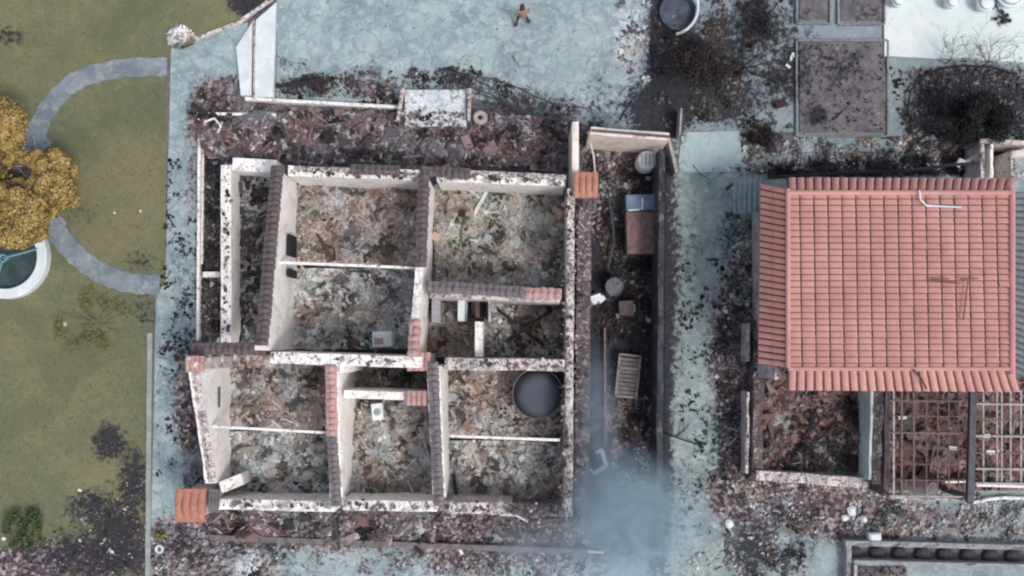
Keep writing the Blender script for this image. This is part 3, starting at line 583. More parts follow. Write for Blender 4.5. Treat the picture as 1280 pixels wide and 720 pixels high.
scatter('debris_scatter', 'dark twigs and clods on the soil beds', [(1000, 56), (1106, 56), (1106, 165), (1000, 165)], 280, .04, .2, P_BLACK + [(BR, 2)], .1, sticks=.5)
scatter('debris_scatter', 'burnt fragments round the black tree', [(1112, 85), (1290, 88), (1290, 190), (1130, 190)], 900, .05, .3, P_BLACK + [(SG, 1.5), (PK, .6)], .04)
scatter('debris_scatter', 'white and dark scraps on the burnt lawn edge', [(0, 688), (100, 650), (130, 600), (185, 590), (183, 760), (0, 760)], 420, .04, .22, P_PURP + [(W_, 1.0), (BK, 2)], .04)
scatter('debris_scatter', 'dark pieces lying along the back of the red roof', [(960, 205), (1240, 190), (1240, 216), (960, 222)], 700, .08, .4, P_BLACK + [(DB, 1)], .06, sticks=.5)
scatter('grass_tufts', 'short dry grass tufts over the lawn', [(0, 0), (290, 0), (210, 60), (205, 350), (186, 400), (184, 560), (100, 600), (0, 680)], 7000, .03, .11, [(srgb(112, 110, 78), 2), (srgb(100, 102, 72), 2), (srgb(134, 128, 90), 2)], .0, 0, 15, .25, .2)
o = scatter('stone_pile', 'pile of white broken stones at the corner of lawn and pavement', [(210, 38), (232, 33), (246, 44), (243, 58), (222, 62), (210, 56)], 190, .08, .26, P_WHITE + [(BK, .5)], .08, flat=.9)

# ------------------------------------------------------------------ ruined house
ruin = empty('ruined_house', G(540, 430), 'roofless burnt house with white gable walls and rubble filled rooms', 'house')
def wall(name, a, b, t, side, mat, parent, topmat=None, seg=.25, jag=.1, h0=0.0, extra=None):
    """a,b = (px,py,height) of the visible top edge; thickness t to the side (left=+1 of a->b)"""
    A = G(*a); B = G(*b); ha, hb = a[2], b[2]; A2 = Vector((A.x, A.y, 0)); B2 = Vector((B.x, B.y, 0))
    d = B2 - A2; L = d.length; d.normalize(); n = Vector((-d.y, d.x, 0)) * side
    K = max(2, int(L / seg)); mb = MB(); sd_ = random.random() * 50
    for i in range(K + 1):
        p = A2 + d * (L * i / K); h = ha + (hb - ha) * i / K
        j1 = jag * fbm(i * seg, 0, 1.5, sd_, 3); j2 = jag * fbm(i * seg, 5, 1.5, sd_, 3)
        wob = .02 * fbm(i * seg, 9, .8, sd_, 2)
        for q, z in ((p, h0), (p + n * wob, h + j1), (p + n * (t / 2), h + (j1 + j2) / 2 + .02 - (.1 if fbm(i * seg, 3, 2.2, sd_, 2) < -.32 else 0)), (p + n * (t + wob), h + j2), (p + n * t, h0)):
            mb.v.append((q.x, q.y, z))
    for i in range(K):
        a0, b0 = i * 5, i * 5 + 5
        for k in range(4): mb.f.append((a0 + k, b0 + k, b0 + k + 1, a0 + k + 1) if side > 0 else (a0 + k + 1, b0 + k + 1, b0 + k, a0 + k))
    e = K * 5
    mb.f.append((0, 1, 2, 3, 4) if side > 0 else (4, 3, 2, 1, 0)); mb.f.append((e + 4, e + 3, e + 2, e + 1, e) if side > 0 else (e, e + 1, e + 2, e + 3, e + 4))
    return mb.build(name, mat, parent)
def coping(name, a, b, wid, mat, parent, off=0.0, pitch=.24, miss=.12, seed=0, lift=.05):
    """row of barrel tiles laid across the top of a wall, a->b in (px,py,z) along its centre line"""
    A = G(*a); B = G(*b); d = B - A; L = d.length; d.normalize(); u = d.cross(Vector((0, 0, 1))).normalized(); n = u.cross(d)
    mb = MB(); k = int(L / pitch); rnd = random.Random(seed + int(a[0]))
    mb.bar(A + n * (lift - .03), B + n * (lift - .03), wid * .86, .05)
    for i in range(k):
        c = A + d * ((i + .5) * L / k)
        for s_ in (-1, 1):
            if rnd.random() < miss: continue
            w0 = L / k * .5
            P = []
            sh = rnd.uniform(-.02, .02); dr = rnd.uniform(-.03, .03); endw = wid / 2 * rnd.uniform(.9, 1.08)
            for t, r in ((0, 1.0), (1, .92)):
                for q in range(6):
                    an = math.pi * q / 5
                    P.append(c + u * s_ * (endw * t) + d * (math.cos(an) * w0 * .86 * r + sh + dr * t) + n * (lift + math.sin(an) * w0 * .48 * r - .05 * t + .04 * (1 - t)))
            fs = [(q, q + 1, q + 7, q + 6) for q in range(5)] + [(6, 7, 8, 9, 10, 11), (0, 5, 4, 3, 2, 1)]
            mb.add(P, fs)
    return mb.build(name, mat, parent)
T = .3
wall('wall', (248, 447, 4.4), (270, 604, 2.4), .42, -1, white_pl, ruin)
mb = MB(); A_ = G(248, 447, 4.4); mb.box((A_.x + .02, (G(275, 484, 2.2).y + G(276, 538, 1.9).y) / 2, 1.9), (.06, 1.7, .35)); mb.build('window', tile_grey, ruin)
coping('tile_coping', (243, 452, 4.42), (266, 602, 2.45), .34, dirty_pl, ruin, miss=.35)
wall('wall', (274, 624, 2.4), (419, 627, 2.4), .4, -1, white_pl, ruin, jag=.16)
wall('wall', (273, 603, 2.3), (301, 592, 1.5), .45, -1, white_pl, ruin)
wall('wall', (429, 625, 2.4), (546, 627, 2.4), .4, -1, white_pl, ruin, jag=.1)
wall('wall', (562, 627, 2.3), (640, 629, 2.2), .45, -1, dirty_pl, ruin, jag=.25)
wall('wall', (640, 629, 1.9), (706, 632, 1.5), .45, -1, rough_top, ruin, jag=.4)
wall('wall', (355, 217, 2.6), (335, 438, 4.5), .5, -1, white_pl, ruin)
coping('tile_coping', (347, 207, 2.68), (327, 432, 4.58), .52, tile_brown, ruin, miss=.03)
wall('wall', (338, 440, 4.3), (528, 446, 4.3), .42, -1, white_pl, ruin)
coping('tile_coping', (238, 436, 3.6), (334, 436, 3.6), .5, tile_brown, ruin)
for x in (246, 262, 278, 294, 310):
    px_p = MB(); px_p.bar(G(x, 428, 3.4), G(x, 452, 3.4), .1, .1); px_p.build('rafter', dirty_pl, ruin)
wall('wall', (360, 220, 2.75), (524, 225, 2.75), .4, 1, white_pl, ruin, jag=.08)
coping('tile_coping', (368, 211, 2.8), (498, 215, 2.8), .2, dirty_pl, ruin, miss=.3)
coping('tile_coping', (438, 212, 2.86), (500, 213, 2.86), .42, tile_brown, ruin, miss=.1)
wall('wall', (546, 227, 2.75), (706, 233, 2.75), .4, 1, white_pl, ruin, jag=.08)
coping('tile_coping', (585, 216, 2.8), (708, 222, 2.8), .22, dirty_pl, ruin, miss=.3)
coping('tile_coping', (526, 214, 2.9), (588, 217, 2.9), .45, tile_brown, ruin, miss=.1)
wall('wall', (537, 226, 2.8), (521, 441, 4.4), .3, -1, white_pl, ruin)
coping('tile_coping', (530, 218, 2.95), (526, 334, 3.75), .48, tile_brown, ruin)
coping('tile_coping', (519, 400, 4.2), (517, 446, 4.5), .46, tile_red, ruin)
wall('wall', (550, 458, 4.2), (557, 622, 2.4), .5, -1, white_pl, ruin)
coping('tile_coping', (541, 452, 4.3), (549, 632, 2.4), .42, tile_grey, ruin)
wall('wall', (423, 455, 4.3), (428, 622, 2.4), .5, -1, white_pl, ruin)
coping('tile_coping', (414, 456, 4.4), (415, 545, 3.5), .44, tile_red, ruin, miss=.02)
coping('tile_coping', (415, 545, 3.5), (421, 632, 2.4), .42, tile_grey, ruin)
wall('wall', (424, 456, 4.3), (433, 456, 4.3), .3, -1, white_pl, ruin)
wall('wall', (430, 498, 3.6), (524, 501, 3.6), .3, 1, white_pl, ruin)
wall('wall', (556, 462, 3.4), (706, 464, 3.0), .45, 1, dirty_pl, ruin)
wall('wall', (537, 372, 3.5), (700, 379, 3.2), .45, 1, dirty_pl, ruin)
coping('tile_coping', (532, 358, 3.6), (656, 366, 3.4), .48, tile_grey, ruin)
coping('tile_coping', (656, 366, 3.4), (702, 368, 3.3), .46, tile_red, ruin)
wall('partition', (603, 402, 2.6), (603, 446, 2.6), .3, -1, white_pl, ruin)
wall('partition', (610, 402, 2.2), (610, 376, 2.2), .08, -1, dirty_pl, ruin)
wall('wall', (709, 236, 3.0), (706, 646, 2.6), .3, 1, dirty_pl, ruin, jag=.16)
m = wall('masonry_ledge', (722, 246, 2.8), (718, 652, 2.4), .55, 1, rough_top, ruin, jag=.12)
wall('wall', (715, 152, 3.0), (715, 236, 3.0), .26, 1, beige_pl, ruin)
wall('veranda_wall', (289, 206, 1.5), (289, 428, 1.5), .42, -1, white_pl, ruin, jag=.03)
wall('veranda_wall', (290, 213, 1.5), (344, 216, 1.5), .52, 1, white_pl, ruin, jag=.03)
for a, b in (((346, 328, 2.9), (520, 335, 2.9)), ((266, 533, 2.8), (412, 541, 2.8)), ((562, 545, 2.8), (700, 550, 2.8))):
    mb = MB(); mb.bar(G(*a), G(*b), .1, .14); mb.build('tie_beam', white_pl, ruin)
for a, b in (((364, 306, 2.2), (364, 318, 2.2)), ((364, 330, 2.2), (364, 346, 2.2))): # window openings dark reveals
    pass
# window reveals in the west inner wall
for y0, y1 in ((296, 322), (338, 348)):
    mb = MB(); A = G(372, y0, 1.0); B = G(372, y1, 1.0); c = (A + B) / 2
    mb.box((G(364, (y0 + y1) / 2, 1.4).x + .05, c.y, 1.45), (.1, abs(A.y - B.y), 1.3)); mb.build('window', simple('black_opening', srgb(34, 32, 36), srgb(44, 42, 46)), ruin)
# crumbled plaster and tile lying on the wall tops
for (a, b, n_, lab) in (((709, 240, 3.05), (706, 646, 2.7), 260, 'crumbled tile and plaster on top of the long east wall'), ((721, 250, 2.9), (718, 648, 2.5), 420, 'grey crumbs on the masonry ledge along the east wall'), ((284, 204, 1.55), (282, 428, 1.55), 90, 'black crumbs on top of the veranda wall'),
    ((368, 213, 2.85), (520, 218, 2.85), 150, 'tile crumbs on top of the north wall of the north west room'), ((550, 220, 2.85), (704, 227, 2.85), 150, 'tile crumbs on top of the north wall of the sandy rubble room'), ((278, 631, 2.5), (545, 634, 2.5), 170, 'dark crumbs along the top of the south wall'), ((566, 634, 2.35), (704, 638, 2.1), 150, 'grey crumbs along the broken south wall of the tank room'), ((560, 455, 3.45), (702, 458, 3.1), 70, 'crumbs on the wall between small dark room and tank room'), ((342, 446, 4.35), (520, 451, 4.35), 50, 'few crumbs on the top of the ridge wall')):
    A, B = G(*a), G(*b); mb = MB(); wd = .1 if n_ < 300 else .2
    chips(mb, [tuple(A.lerp(B, random.random()) + Vector((random.gauss(0, wd), random.gauss(0, wd if abs(A.x - B.x) > 2 else .02), 0))) for _ in range(n_)], .06, .3, P_PURP + [(BK, 1.5), (LG, 1.5)], .4)
    tag(mb.build('wall_crumbs', chips_m), lab, None, None, 'stuff')
# soffit and piers with orange tiles
def tile_pier(cx, cy, wx, wy, z, par, mat, under):
    g = G(cx, cy, z); mb = MB(); mb.box((g.x, g.y, z / 2 - .04), (wx * .74, wy * .74, z - .08)); p = mb.build('pier', under, par)
    mb = MB(); k = 4; pw = wx / k
    for i in range(k):
        for s_, (ya, yb) in enumerate(((0, wy / 2), (-wy / 2, 0))):
            P = []
            xc = g.x - wx / 2 + pw * (i + .5)
            for t, y in ((0, ya), (1, yb)):
                for q in range(7):
                    an = math.pi * q / 6; rr = pw * .5 * (.98 if s_ == 0 else .9)
                    P.append((xc + math.cos(an) * rr, g.y + y + random.uniform(-.01, .01), z + .02 + math.sin(an) * rr * .6 - abs(y) * .22))
            mb.add(P, [(q, q + 1, q + 8, q + 7) for q in range(6)] + [(7, 8, 9, 10, 11, 12, 13), (6, 5, 4, 3, 2, 1, 0)])
    mb.box((g.x, g.y, z - .09), (wx * .96, wy * .96, .12))
    return mb.build('tile_cap', mat, par)
tile_pier(732, 231, .98, 1.0, 3.3, ruin, tile_orange, beige_pl)
tile_pier(237, 632, 1.2, 1.3, 2.7, ruin, tile_orange, dirty_pl)
tile_pier(732, 256, .9, .5, 2.7, ruin, tile_brown, dirty_pl)
tile_pier(523, 452, .9, .7, 4.2, ruin, tile_red, dirty_pl)
tile_pier(520, 498, .8, .55, 3.8, ruin, tile_red, dirty_pl)
tile_pier(243, 455, .7, .6, 4.4, ruin, tile_red, dirty_pl)
tile_pier(268, 626, .5, .9, 2.3, ruin, tile_grey, dirty_pl)

# garden wall north east corner and the kerbs
def free_wall(name, label, cat, a, b, t, side, mat, jag=.04, cap=None, capw=.3, group=None):
    A = G(*a); B = G(*b); e = empty(name, ((A.x + B.x) / 2, (A.y + B.y) / 2, 0), label, cat, group)
    wb = wall('wall_body', a, b, t, side, mat, e, jag=jag)
    if cap:
        mb = MB(); d = (B - A).normalized(); n = Vector((-d.y, d.x, 0)) * side * (t / 2)
        mb.bar(A + n + Vector((0, 0, .05)), B + n + Vector((0, 0, .05)), capw, .07); mb.build('coping', cap, wb)
    return e
free_wall('garden_wall', 'beige plastered wall closing the north end of the alley', 'wall', (738, 168, 3.0), (836, 176, 3.0), .3, 1, beige_pl, .04, tile_brown, .1)
free_wall('boundary_wall', 'long sooty wall between the dark alley and the pale driveway', 'wall', (824, 186, 2.2), (820, 700, 2.0), .22, 1, dark_pl, .14, None, .1)
def low(name, label, a, b, w_, h, mat=None, cat='kerb', group=None):
    mb = MB(); A = G(a[0], a[1], h); B = G(b[0], b[1], h); d = B - A; K = max(1, int(d.length / .6))
    for i in range(K):
        p = A + d * (i / K); q = A + d * ((i + .985) / K); j = random.uniform(-.012, .012)
        mb.box(((p.x + q.x) / 2, (p.y + q.y) / 2 , h / 2 + j), ((q - p).length, w_, h), math.atan2(d.y, d.x) + random.uniform(-.006, .006))
    return tag(mb.build(name, mat or white_pl, origin='auto'), label, cat, group)
low('kerb', 'pale kerb line along the west side of the ruin beside the pavement', (249, 148), (247, 426), .12, .3)
low('kerb', 'second thin pale kerb just inside the west kerb line', (254, 160), (252, 330), .06, .2)
low('kerb', 'thin pale kerb at the north west corner among purple tile debris', (246, 142), (345, 143), .12, .25)
low('kerb', 'white kerb between the concrete yard and the purple debris', (306, 123), (502, 134), .14, .35)
low('kerb', 'light grey kerb along the right edge of the lawn', (187, 416), (184, 760), .2, .12, simple('kerb_grey', srgb(158, 164, 160), srgb(140, 148, 146), 3, .9, srgb(100, 104, 100), .36))
low('kerb', 'pale curb running up the lawn corner to the top of the yard', (214, 60), (298, 28), .14, .1, dirty_pl)
low('kerb', 'curved end of the pale curb at the top of the lawn', (298, 28), (348, -8), .16, .1, dirty_pl)
low('kerb', 'pale cross kerb joining veranda wall and outer kerb', (253, 343), (276, 343), .22, .4)
low('kerb', 'low dark ledge below the purple rubble strip', (262, 672), (735, 690), .22, .3, tile_grey)
low('kerb', 'thin rusty edging down the middle of the alley', (756, 410), (757, 560), .08, .3, rust)
low('kerb', 'thin white beam lying on the ground at the bottom of the photo', (645, 683), (755, 691), .1, .12, white_pl, 'beam')
# white ramp
e = empty('white_ramp', G(322, 80), 'white two panel ramp between lawn corner and concrete yard', 'ramp')
for x0, x1, x0b, x1b in ((312, 319, 294, 317), (321, 346, 319, 344)):
    mb = MB(); P = [G(296, 60), G(x1 - 2, 27), G(x1b, 122), G(304, 122)] if x0 < 320 else [G(x0, 26), G(x1, 4), G(x1b, 124), G(x0b, 124)]
    vs = [(p.x, p.y, .0) for p in P] + [(p.x, p.y, z) for p, z in zip(P, (.14, .14, .4, .4))]
    mb.add(vs, [(3, 2, 1, 0), (4, 5, 6, 7), (0, 1, 5, 4), (1, 2, 6, 5), (2, 3, 7, 6), (3, 0, 4, 7)]); mb.build('ramp_panel', white_paint, e, bevel=.015)
mb = MB(); mb.bar(G(317.5, 26, .2), G(318, 124, .46), .06, .1); mb.build('divider_strip', dirty_pl, e)
# white porch slab
e = empty('porch_slab', G(543, 140), 'white porch slab with two side posts north of the ruin', 'slab')
mb = MB(); a, b = G(506, 112, .5), G(583, 158, .5); mb.box(((a.x + b.x) / 2, (a.y + b.y) / 2, .25), (b.x - a.x, a.y - b.y, .5)); 
white_stain = plaster('stained_white_slab', srgb(212, 218, 220), srgb(188, 198, 202), srgb(110, 104, 110), .44)
mb.build('slab', white_stain, e, bevel=.02)
for x in (503, 586):
    mb = MB(); px_bar(mb, (x, 112), (x - (6 if x < 550 else 0), 150), .12, .75); mb.build('side_rail', dirty_pl, e)
    mb = MB(); g = G(x, 113, .9); mb.box((g.x, g.y, .45), (.2, .2, .9), taper=.9); mb.build('post', dirty_pl, e)
scatter('debris_scatter', 'purple tile fragments lying on the lower half of the white porch slab', [(500, 140), (586, 145), (586, 170), (500, 170)], 170, .05, .26, P_PURP, .52)

# ------------------------------------------------------------------ things in the ruin
tank = G(672, 492, 1.5); e = empty('water_tank', (tank.x, tank.y, 0), 'large round dark water tank in the south east room', 'tank')
mb = MB(); mb.lathe((tank.x, tank.y, .1), [(1.0, 0), (1.0, 1.3), (.98, 1.4)], 48); mb.build('tank_body', slate, e, smooth=False)
mb = MB(); mb.tube([(tank.x + 1.0 * math.cos(2 * math.pi * k / 48), tank.y + 1.0 * math.sin(2 * math.pi * k / 48), 1.5) for k in range(48)], .022, 6, True); mb.build('rim', tile_grey, e)
mb = MB(); mb.lathe((tank.x, tank.y, 1.5), [(.99, 0), (.5, .04), (.0001, .05)], 48); mb.build('tank_lid', slate, e, smooth=True)
g = G(478, 424, 1.3); e = empty('white_cistern', (g.x, g.y, .3), 'pale boxy cistern with a red patch by the ridge wall', 'cistern')
mb = MB(); mb.box((g.x, g.y, .85), (.84, .66, 1.1), .03, taper=.96); cb = mb.build('cistern_body', white_paint, e, bevel=.06)
mb = MB(); mb.box((g.x - .14, g.y - .08, 1.405), (.36, .26, .02), .1); mb.build('red_patch', tile_red, cb)
g = G(577, 386, 1.6); e = empty('appliance', (g.x, g.y, .2), 'tall white appliance standing beside a dark open cupboard in the small room', 'appliance')
mb = MB(); mb.box((g.x, g.y, 1.0), (.3, 1.0, 1.5)); mb.build('casing', white_paint, e, bevel=.03)
mb = MB(); mb.box((g.x + .2, g.y, 1.0), (.06, .96, 1.4)); mb.build('door', metal_grey, e, bevel=.01)
g = G(597, 386, 1.3); e = empty('cupboard', (g.x, g.y, .2), 'dark open cupboard between the white appliance and the partition', 'cupboard')
mb = MB(); mb.box((g.x, g.y, .8), (.5, .8, 1.0)); mb.build('cupboard_body', burnt_wood, e)
mb = MB(); mb.box((g.x, g.y, 1.32), (.18, .7, .03)); mb.build('shelf', rust, e)
g = G(545, 385, 1.2); mb = MB(); mb.box((g.x, g.y, .7), (.36, 1.2, 1.0)); tag(mb.build('counter', simple('grey_counter_paint', srgb(160, 162, 170), srgb(140, 142, 150)), origin='auto', bevel=.02), 'pale grey counter against the wall in the small brown room', 'counter')
g = G(471, 515, .9); e = empty('basin', (g.x, g.y, .2), 'white wash basin below the partition in the middle south room', 'basin')
mb = MB(); mb.box((g.x, g.y, .55), (.42, .6, .5), .1, taper=1.15); bb = mb.build('basin_body', white_paint, e, bevel=.04)
mb = MB(); mb.lathe((g.x, g.y, .805), [(.15, 0), (.13, .004), (.0001, .005)], 16); mb.build('bowl', metal_grey, bb)
mb = MB(); mb.bar(G(452, 504, .9), G(452, 509, 1.1), .06, .06); mb.tube([G(455, 505, .8), G(455, 505, 1.1), G(460, 507, 1.1)], .025); tag(mb.build('tap_pipe', pale_metal, origin='auto'), 'short bent pipe beside the white wash basin', 'pipe')
# charred fallen timbers in rooms
for i, (a, b, lab) in enumerate((((620, 385), (680, 432), 'charred timber crossing the small dark room, upper left to lower right'), ((690, 388), (636, 425), 'shorter charred timber crossing the small dark room the other way'), ((616, 245), (650, 247), 'dark timber lying near the north wall of the sandy rubble room'), ((566, 585), (570, 618), 'dark timber leaning by the inner wall of the south east room'),
    ((305, 600), (400, 606), 'dark bar lying along the south wall of the south west room'), ((240, 130), (262, 146), 'black charred plank sticking out of the north west corner'), ((345, 108), (405, 100), 'dark charred bar on the south edge of the concrete yard'))):
    mb = MB(); mb.bar(G(a[0], a[1], .26), G(b[0], b[1], .36), .14 + .06 * (i == 5), .12); tag(mb.build('charred_timber', burnt_wood, origin='auto'), lab, 'timber', 'charred timbers')
def poly_tube(name, label, pts, r, mat, cat, z=.4, parent=None):
    P = [G(p[0], p[1], p[2] if len(p) > 2 else z) for p in pts]
    mb = MB(); mb.tube(P, r, 6); return tag(mb.build(name, mat, origin='auto'), label, cat)
def sag(a, b, za, zb, s_, n=14):
    A, B = G(a[0], a[1], za), G(b[0], b[1], zb); out = []
    for i in range(n + 1):
        t = i / n; p = A.lerp(B, t); p.z -= s_ * 4 * t * (1 - t); p.y += .12 * math.sin(t * 7); out.append(p)
    return out
for (a, b, za, zb, lab) in (((556, 88), (720, 150), .5, 2.2, 'upper fallen cable from the yard to the beige wall'), ((566, 104), (718, 155), .4, 2.1, 'middle fallen cable from the yard to the beige wall'), ((585, 116), (700, 150), .3, 1.6, 'lower fallen cable from the porch slab to the beige wall'), ((600, 96), (735, 138), .2, .6, 'short cable lying on the concrete yard by the beige wall')):
    mb = MB(); mb.tube(sag(a, b, za, zb, .15), .03, 5); tag(mb.build('fallen_cable', dark_metal, origin='auto'), lab, 'cable', 'fallen cables across the yard edge')
poly_tube('bent_pipe', 'thin pink pipe leaning in the rubble above the orange tiles', [(735, 165, 1.6), (742, 195, .8), (744, 215, .3)], .035, beige_pl, 'pipe')
g = G(600, 147, .5); e = empty('clay_ring', (g.x, g.y, .1), 'round pale pot with a dark hole right of the porch slab', 'pot')
mb = MB(); mb.lathe((g.x, g.y, .2), [(.22, 0), (.3, .1), (.3, .34), (.24, .4), (.1, .38), (.09, .1), (.0001, .1)], 24); pb = mb.build('pot_body', pale_metal, e, smooth=True)
mb = MB(); mb.lathe((g.x, g.y, .5), [(.1, 0), (.0001, .004)], 16); mb.build('pot_hole_disc', burnt_wood, pb)  # dark disc filling the pot's hole
g = G(655, 158, .35); mb = MB(); mb.tube([(g.x + .24 * math.cos(a / 16 * 5.2), g.y + .22 * math.sin(a / 16 * 5.2), .42) for a in range(17)], .03, 6); tag(mb.build('metal_hoop', pale_metal, origin='auto'), 'small broken pale hoop in the purple rubble right of the pot', 'hoop')
poly_tube('curved_pipe', 'bent white pipe at the corner inside the west kerb', [(256, 152), (268, 148), (276, 158), (272, 166)], .05, white_pl, 'pipe', .4)
poly_tube('curved_pipe', 'curved white pipe at the left foot of the porch slab', [(487, 148), (495, 151), (502, 146), (505, 138)], .06, white_pl, 'pipe', .4)

# ------------------------------------------------------------------ alley things
g = G(801, 281, .9); ang = R(1)
e = empty('burnt_freezer', (g.x, g.y, 0), 'long rusty pink chest with a blue grey end in the dark alley', 'chest')
mb = MB(); mb.box((g.x, g.y - .3, .4), (1.16, 1.75, .8), ang); chb = mb.build('chest_body', rust, e, bevel=.04)
mb = MB(); mb.box((g.x, g.y + .93, .45), (1.2, .66, .86), ang); ep = mb.build('end_panel', blue_metal, e, bevel=.03)
mb = MB(); mb.bar((g.x + .08, g.y + 1.1, .9), (g.x + .05, g.y + .62, .9), .06, .03); mb.bar((g.x - .5, g.y + .6, .9), (g.x - .05, g.y + .62, .9), .06, .03); mb.build('handle', white_paint, ep)
mb = MB(); mb.box((g.x + .1, g.y - .8, .81), (.3, .25, .03), .3); mb.box((g.x - .1, g.y - .2, .81), (.45, .8, .02), -.2); mb.build('lid_panel', simple('lid_paint', srgb(142, 112, 112), srgb(122, 98, 98), 4, .8, srgb(80, 66, 68), .44), e)
g = G(768, 358, .9); e = empty('steel_drum', (g.x, g.y, 0), 'upright grey steel drum in the dark alley', 'drum')
mb = MB(); mb.lathe((g.x, g.y, 0), [(.34, 0), (.34, .28), (.36, .3), (.34, .32), (.34, .58), (.36, .6), (.34, .62), (.34, .88), (.36, .9), (.33, .9), (.32, .86), (.0001, .86)], 32); mb.build('drum_body', metal_grey if 0 else simple('sooty_drum_steel', srgb(112, 114, 116), srgb(88, 90, 94), 4, .7, srgb(60, 60, 64), .42), e)
mb = MB(); mb.lathe((g.x + .15, g.y + .1, .865), [(.05, 0), (.05, .03), (.0001, .03)], 12); mb.build('bung', dark_metal, e)
g = G(783, 385, .5); mb = MB(); mb.box((g.x, g.y, .25), (.55, .55, .5), .05); mb.box((g.x, g.y, .52), (.6, .6, .05), .05); tag(mb.build('wooden_crate', simple('scorched_crate', srgb(92, 78, 80), srgb(72, 62, 66), 5, .9, srgb(120, 110, 110), .38), origin='auto', bevel=.01), 'small scorched square box below the steel drum', 'box')
poly_tube('metal_bracket', 'small pale bracket beside the scorched box', [(793, 380), (793, 390)], .03, pale_metal, 'bracket', .5)
mb = MB(); 
for x, y in ((738, 372), (745, 370), (750, 374), (742, 376)): q = G(x, y, 1.0); mb.box((q.x, q.y, .5 + random.uniform(0, .1)), (.3, .2, 1.0), random.uniform(0, 1), (.1, .1))
tag(mb.build('white_scrap', white_paint, origin='auto'), 'crumpled white scrap between the east wall and the steel drum', 'scrap')
g = G(810, 199, 1.2); e = empty('white_drum', (g.x, g.y, 0), 'white ribbed drum in the corner below the beige wall', 'drum')
mb = MB(); mb.lathe((g.x, g.y, 0), [(.38, 0), (.42, .1), (.4, .3), (.42, .5), (.4, .7), (.42, .9), (.36, 1.1), (.0001, 1.14)], 28); mb.build('drum_body', white_paint, e)
mb = MB()
for k in range(4): mb.box((g.x - .24 + .16 * k, g.y, 1.15), (.04, .5, .03))
mb.build('drum_slat', metal_grey, e)
# bed frame / rack
rk = G(785, 470, .5); e = empty('metal_rack', (rk.x, rk.y, 0), 'pale metal rack with slats lying in the lower alley', 'rack')
def loc(x, y, z): a = R(-6); return Vector((rk.x + x * math.cos(a) - y * math.sin(a), rk.y + x * math.sin(a) + y * math.cos(a), z))
mb = MB(); X, Y = .42, .85
for a, b in (((-X, -Y), (-X, Y)), ((X, -Y), (X, Y)), ((-X, Y), (X, Y)), ((-X, -Y), (X, -Y)), ((-X, .3), (X, .3))): mb.bar(loc(*a, .5), loc(*b, .5), .09, .07)
mb.build('frame', simple('dull_frame_metal', srgb(150, 142, 138), srgb(124, 118, 116), 5, .8, srgb(84, 76, 76), .44), e)
mb = MB()
for k in range(9): y = -Y + .16 + k * .17; mb.bar(loc(-X, y, .48), loc(X, y, .48), .14, .03)
mb.build('slat', tile_grey, e)
for sx in (-X, X):
    for sy in (-Y, Y): mb = MB(); mb.bar(loc(sx, sy, 0), loc(sx, sy, .47), .06, .06); mb.build('leg', pale_metal, e)
mb = MB(); A, B, C, D = G(742, 592, .3), G(758, 582, .4), G(752, 562, .5), G(745, 566, .5)
for p, q in ((A, B), (B, C)): mb.bar(p, q, .16, .08)
mb.bar(C, D, .12, .06); mb.bar(A, G(738, 586, .3), .12, .06); tag(mb.build('window_frame', white_paint, origin='auto'), 'broken white window frame in the smoke at the foot of the alley', 'frame')
poly_tube('bent_pipe', 'thin dark pipe lying left of the long rusty chest', [(762, 250), (768, 300), (760, 335)], .04, dark_metal, 'pipe', .3)
poly_tube('bent_pipe', 'white stick on the ground below the ruined south wall', [(571, 680), (578, 693)], .07, white_pl, 'stick', .2)
poly_tube('bent_pipe', 'forked pale bar hanging off the south wall of the tank room', [(625, 643), (645, 644), (660, 652)], .05, white_pl, 'bar', 1.2)
for i, (x, y) in enumerate(((745, 300), (758, 300))): pass

# corrugated sheet
g = G(935, 245, 1.5); e = empty('corrugated_lean_to', (g.x, g.y, 0), 'small grey corrugated metal lean to against the west side of the red roof', 'lean to')
mb = MB(); n = 40; a0, a1 = G(917, 224, 2.0), G(954, 266, 2.0)
for i in range(n + 1):
    x = a0.x + (a1.x - a0.x) * i / n; z = 1.9 + .06 * math.sin(i / n * math.pi * 2 * 6) + .35 * i / n
    mb.v += [(x, a0.y, z), (x, a1.y, z - .05), (x, a1.y, z - .08), (x, a0.y, z - .03)]
for i in range(n):
    a = i * 4; mb.f += [(a, a + 1, a + 5, a + 4), (a + 3, a + 7, a + 6, a + 2), (a + 1, a + 2, a + 6, a + 5), (a, a + 4, a + 7, a + 3)]
mb.build('roof_sheet', metal_grey, e, smooth=False)
for x, y in ((a0.x + .1, a0.y - .1), (a0.x + .1, a1.y + .1)): mb = MB(); mb.bar((x, y, 0), (x, y, 1.85), .1, .1); mb.build('post', dark_metal, e)

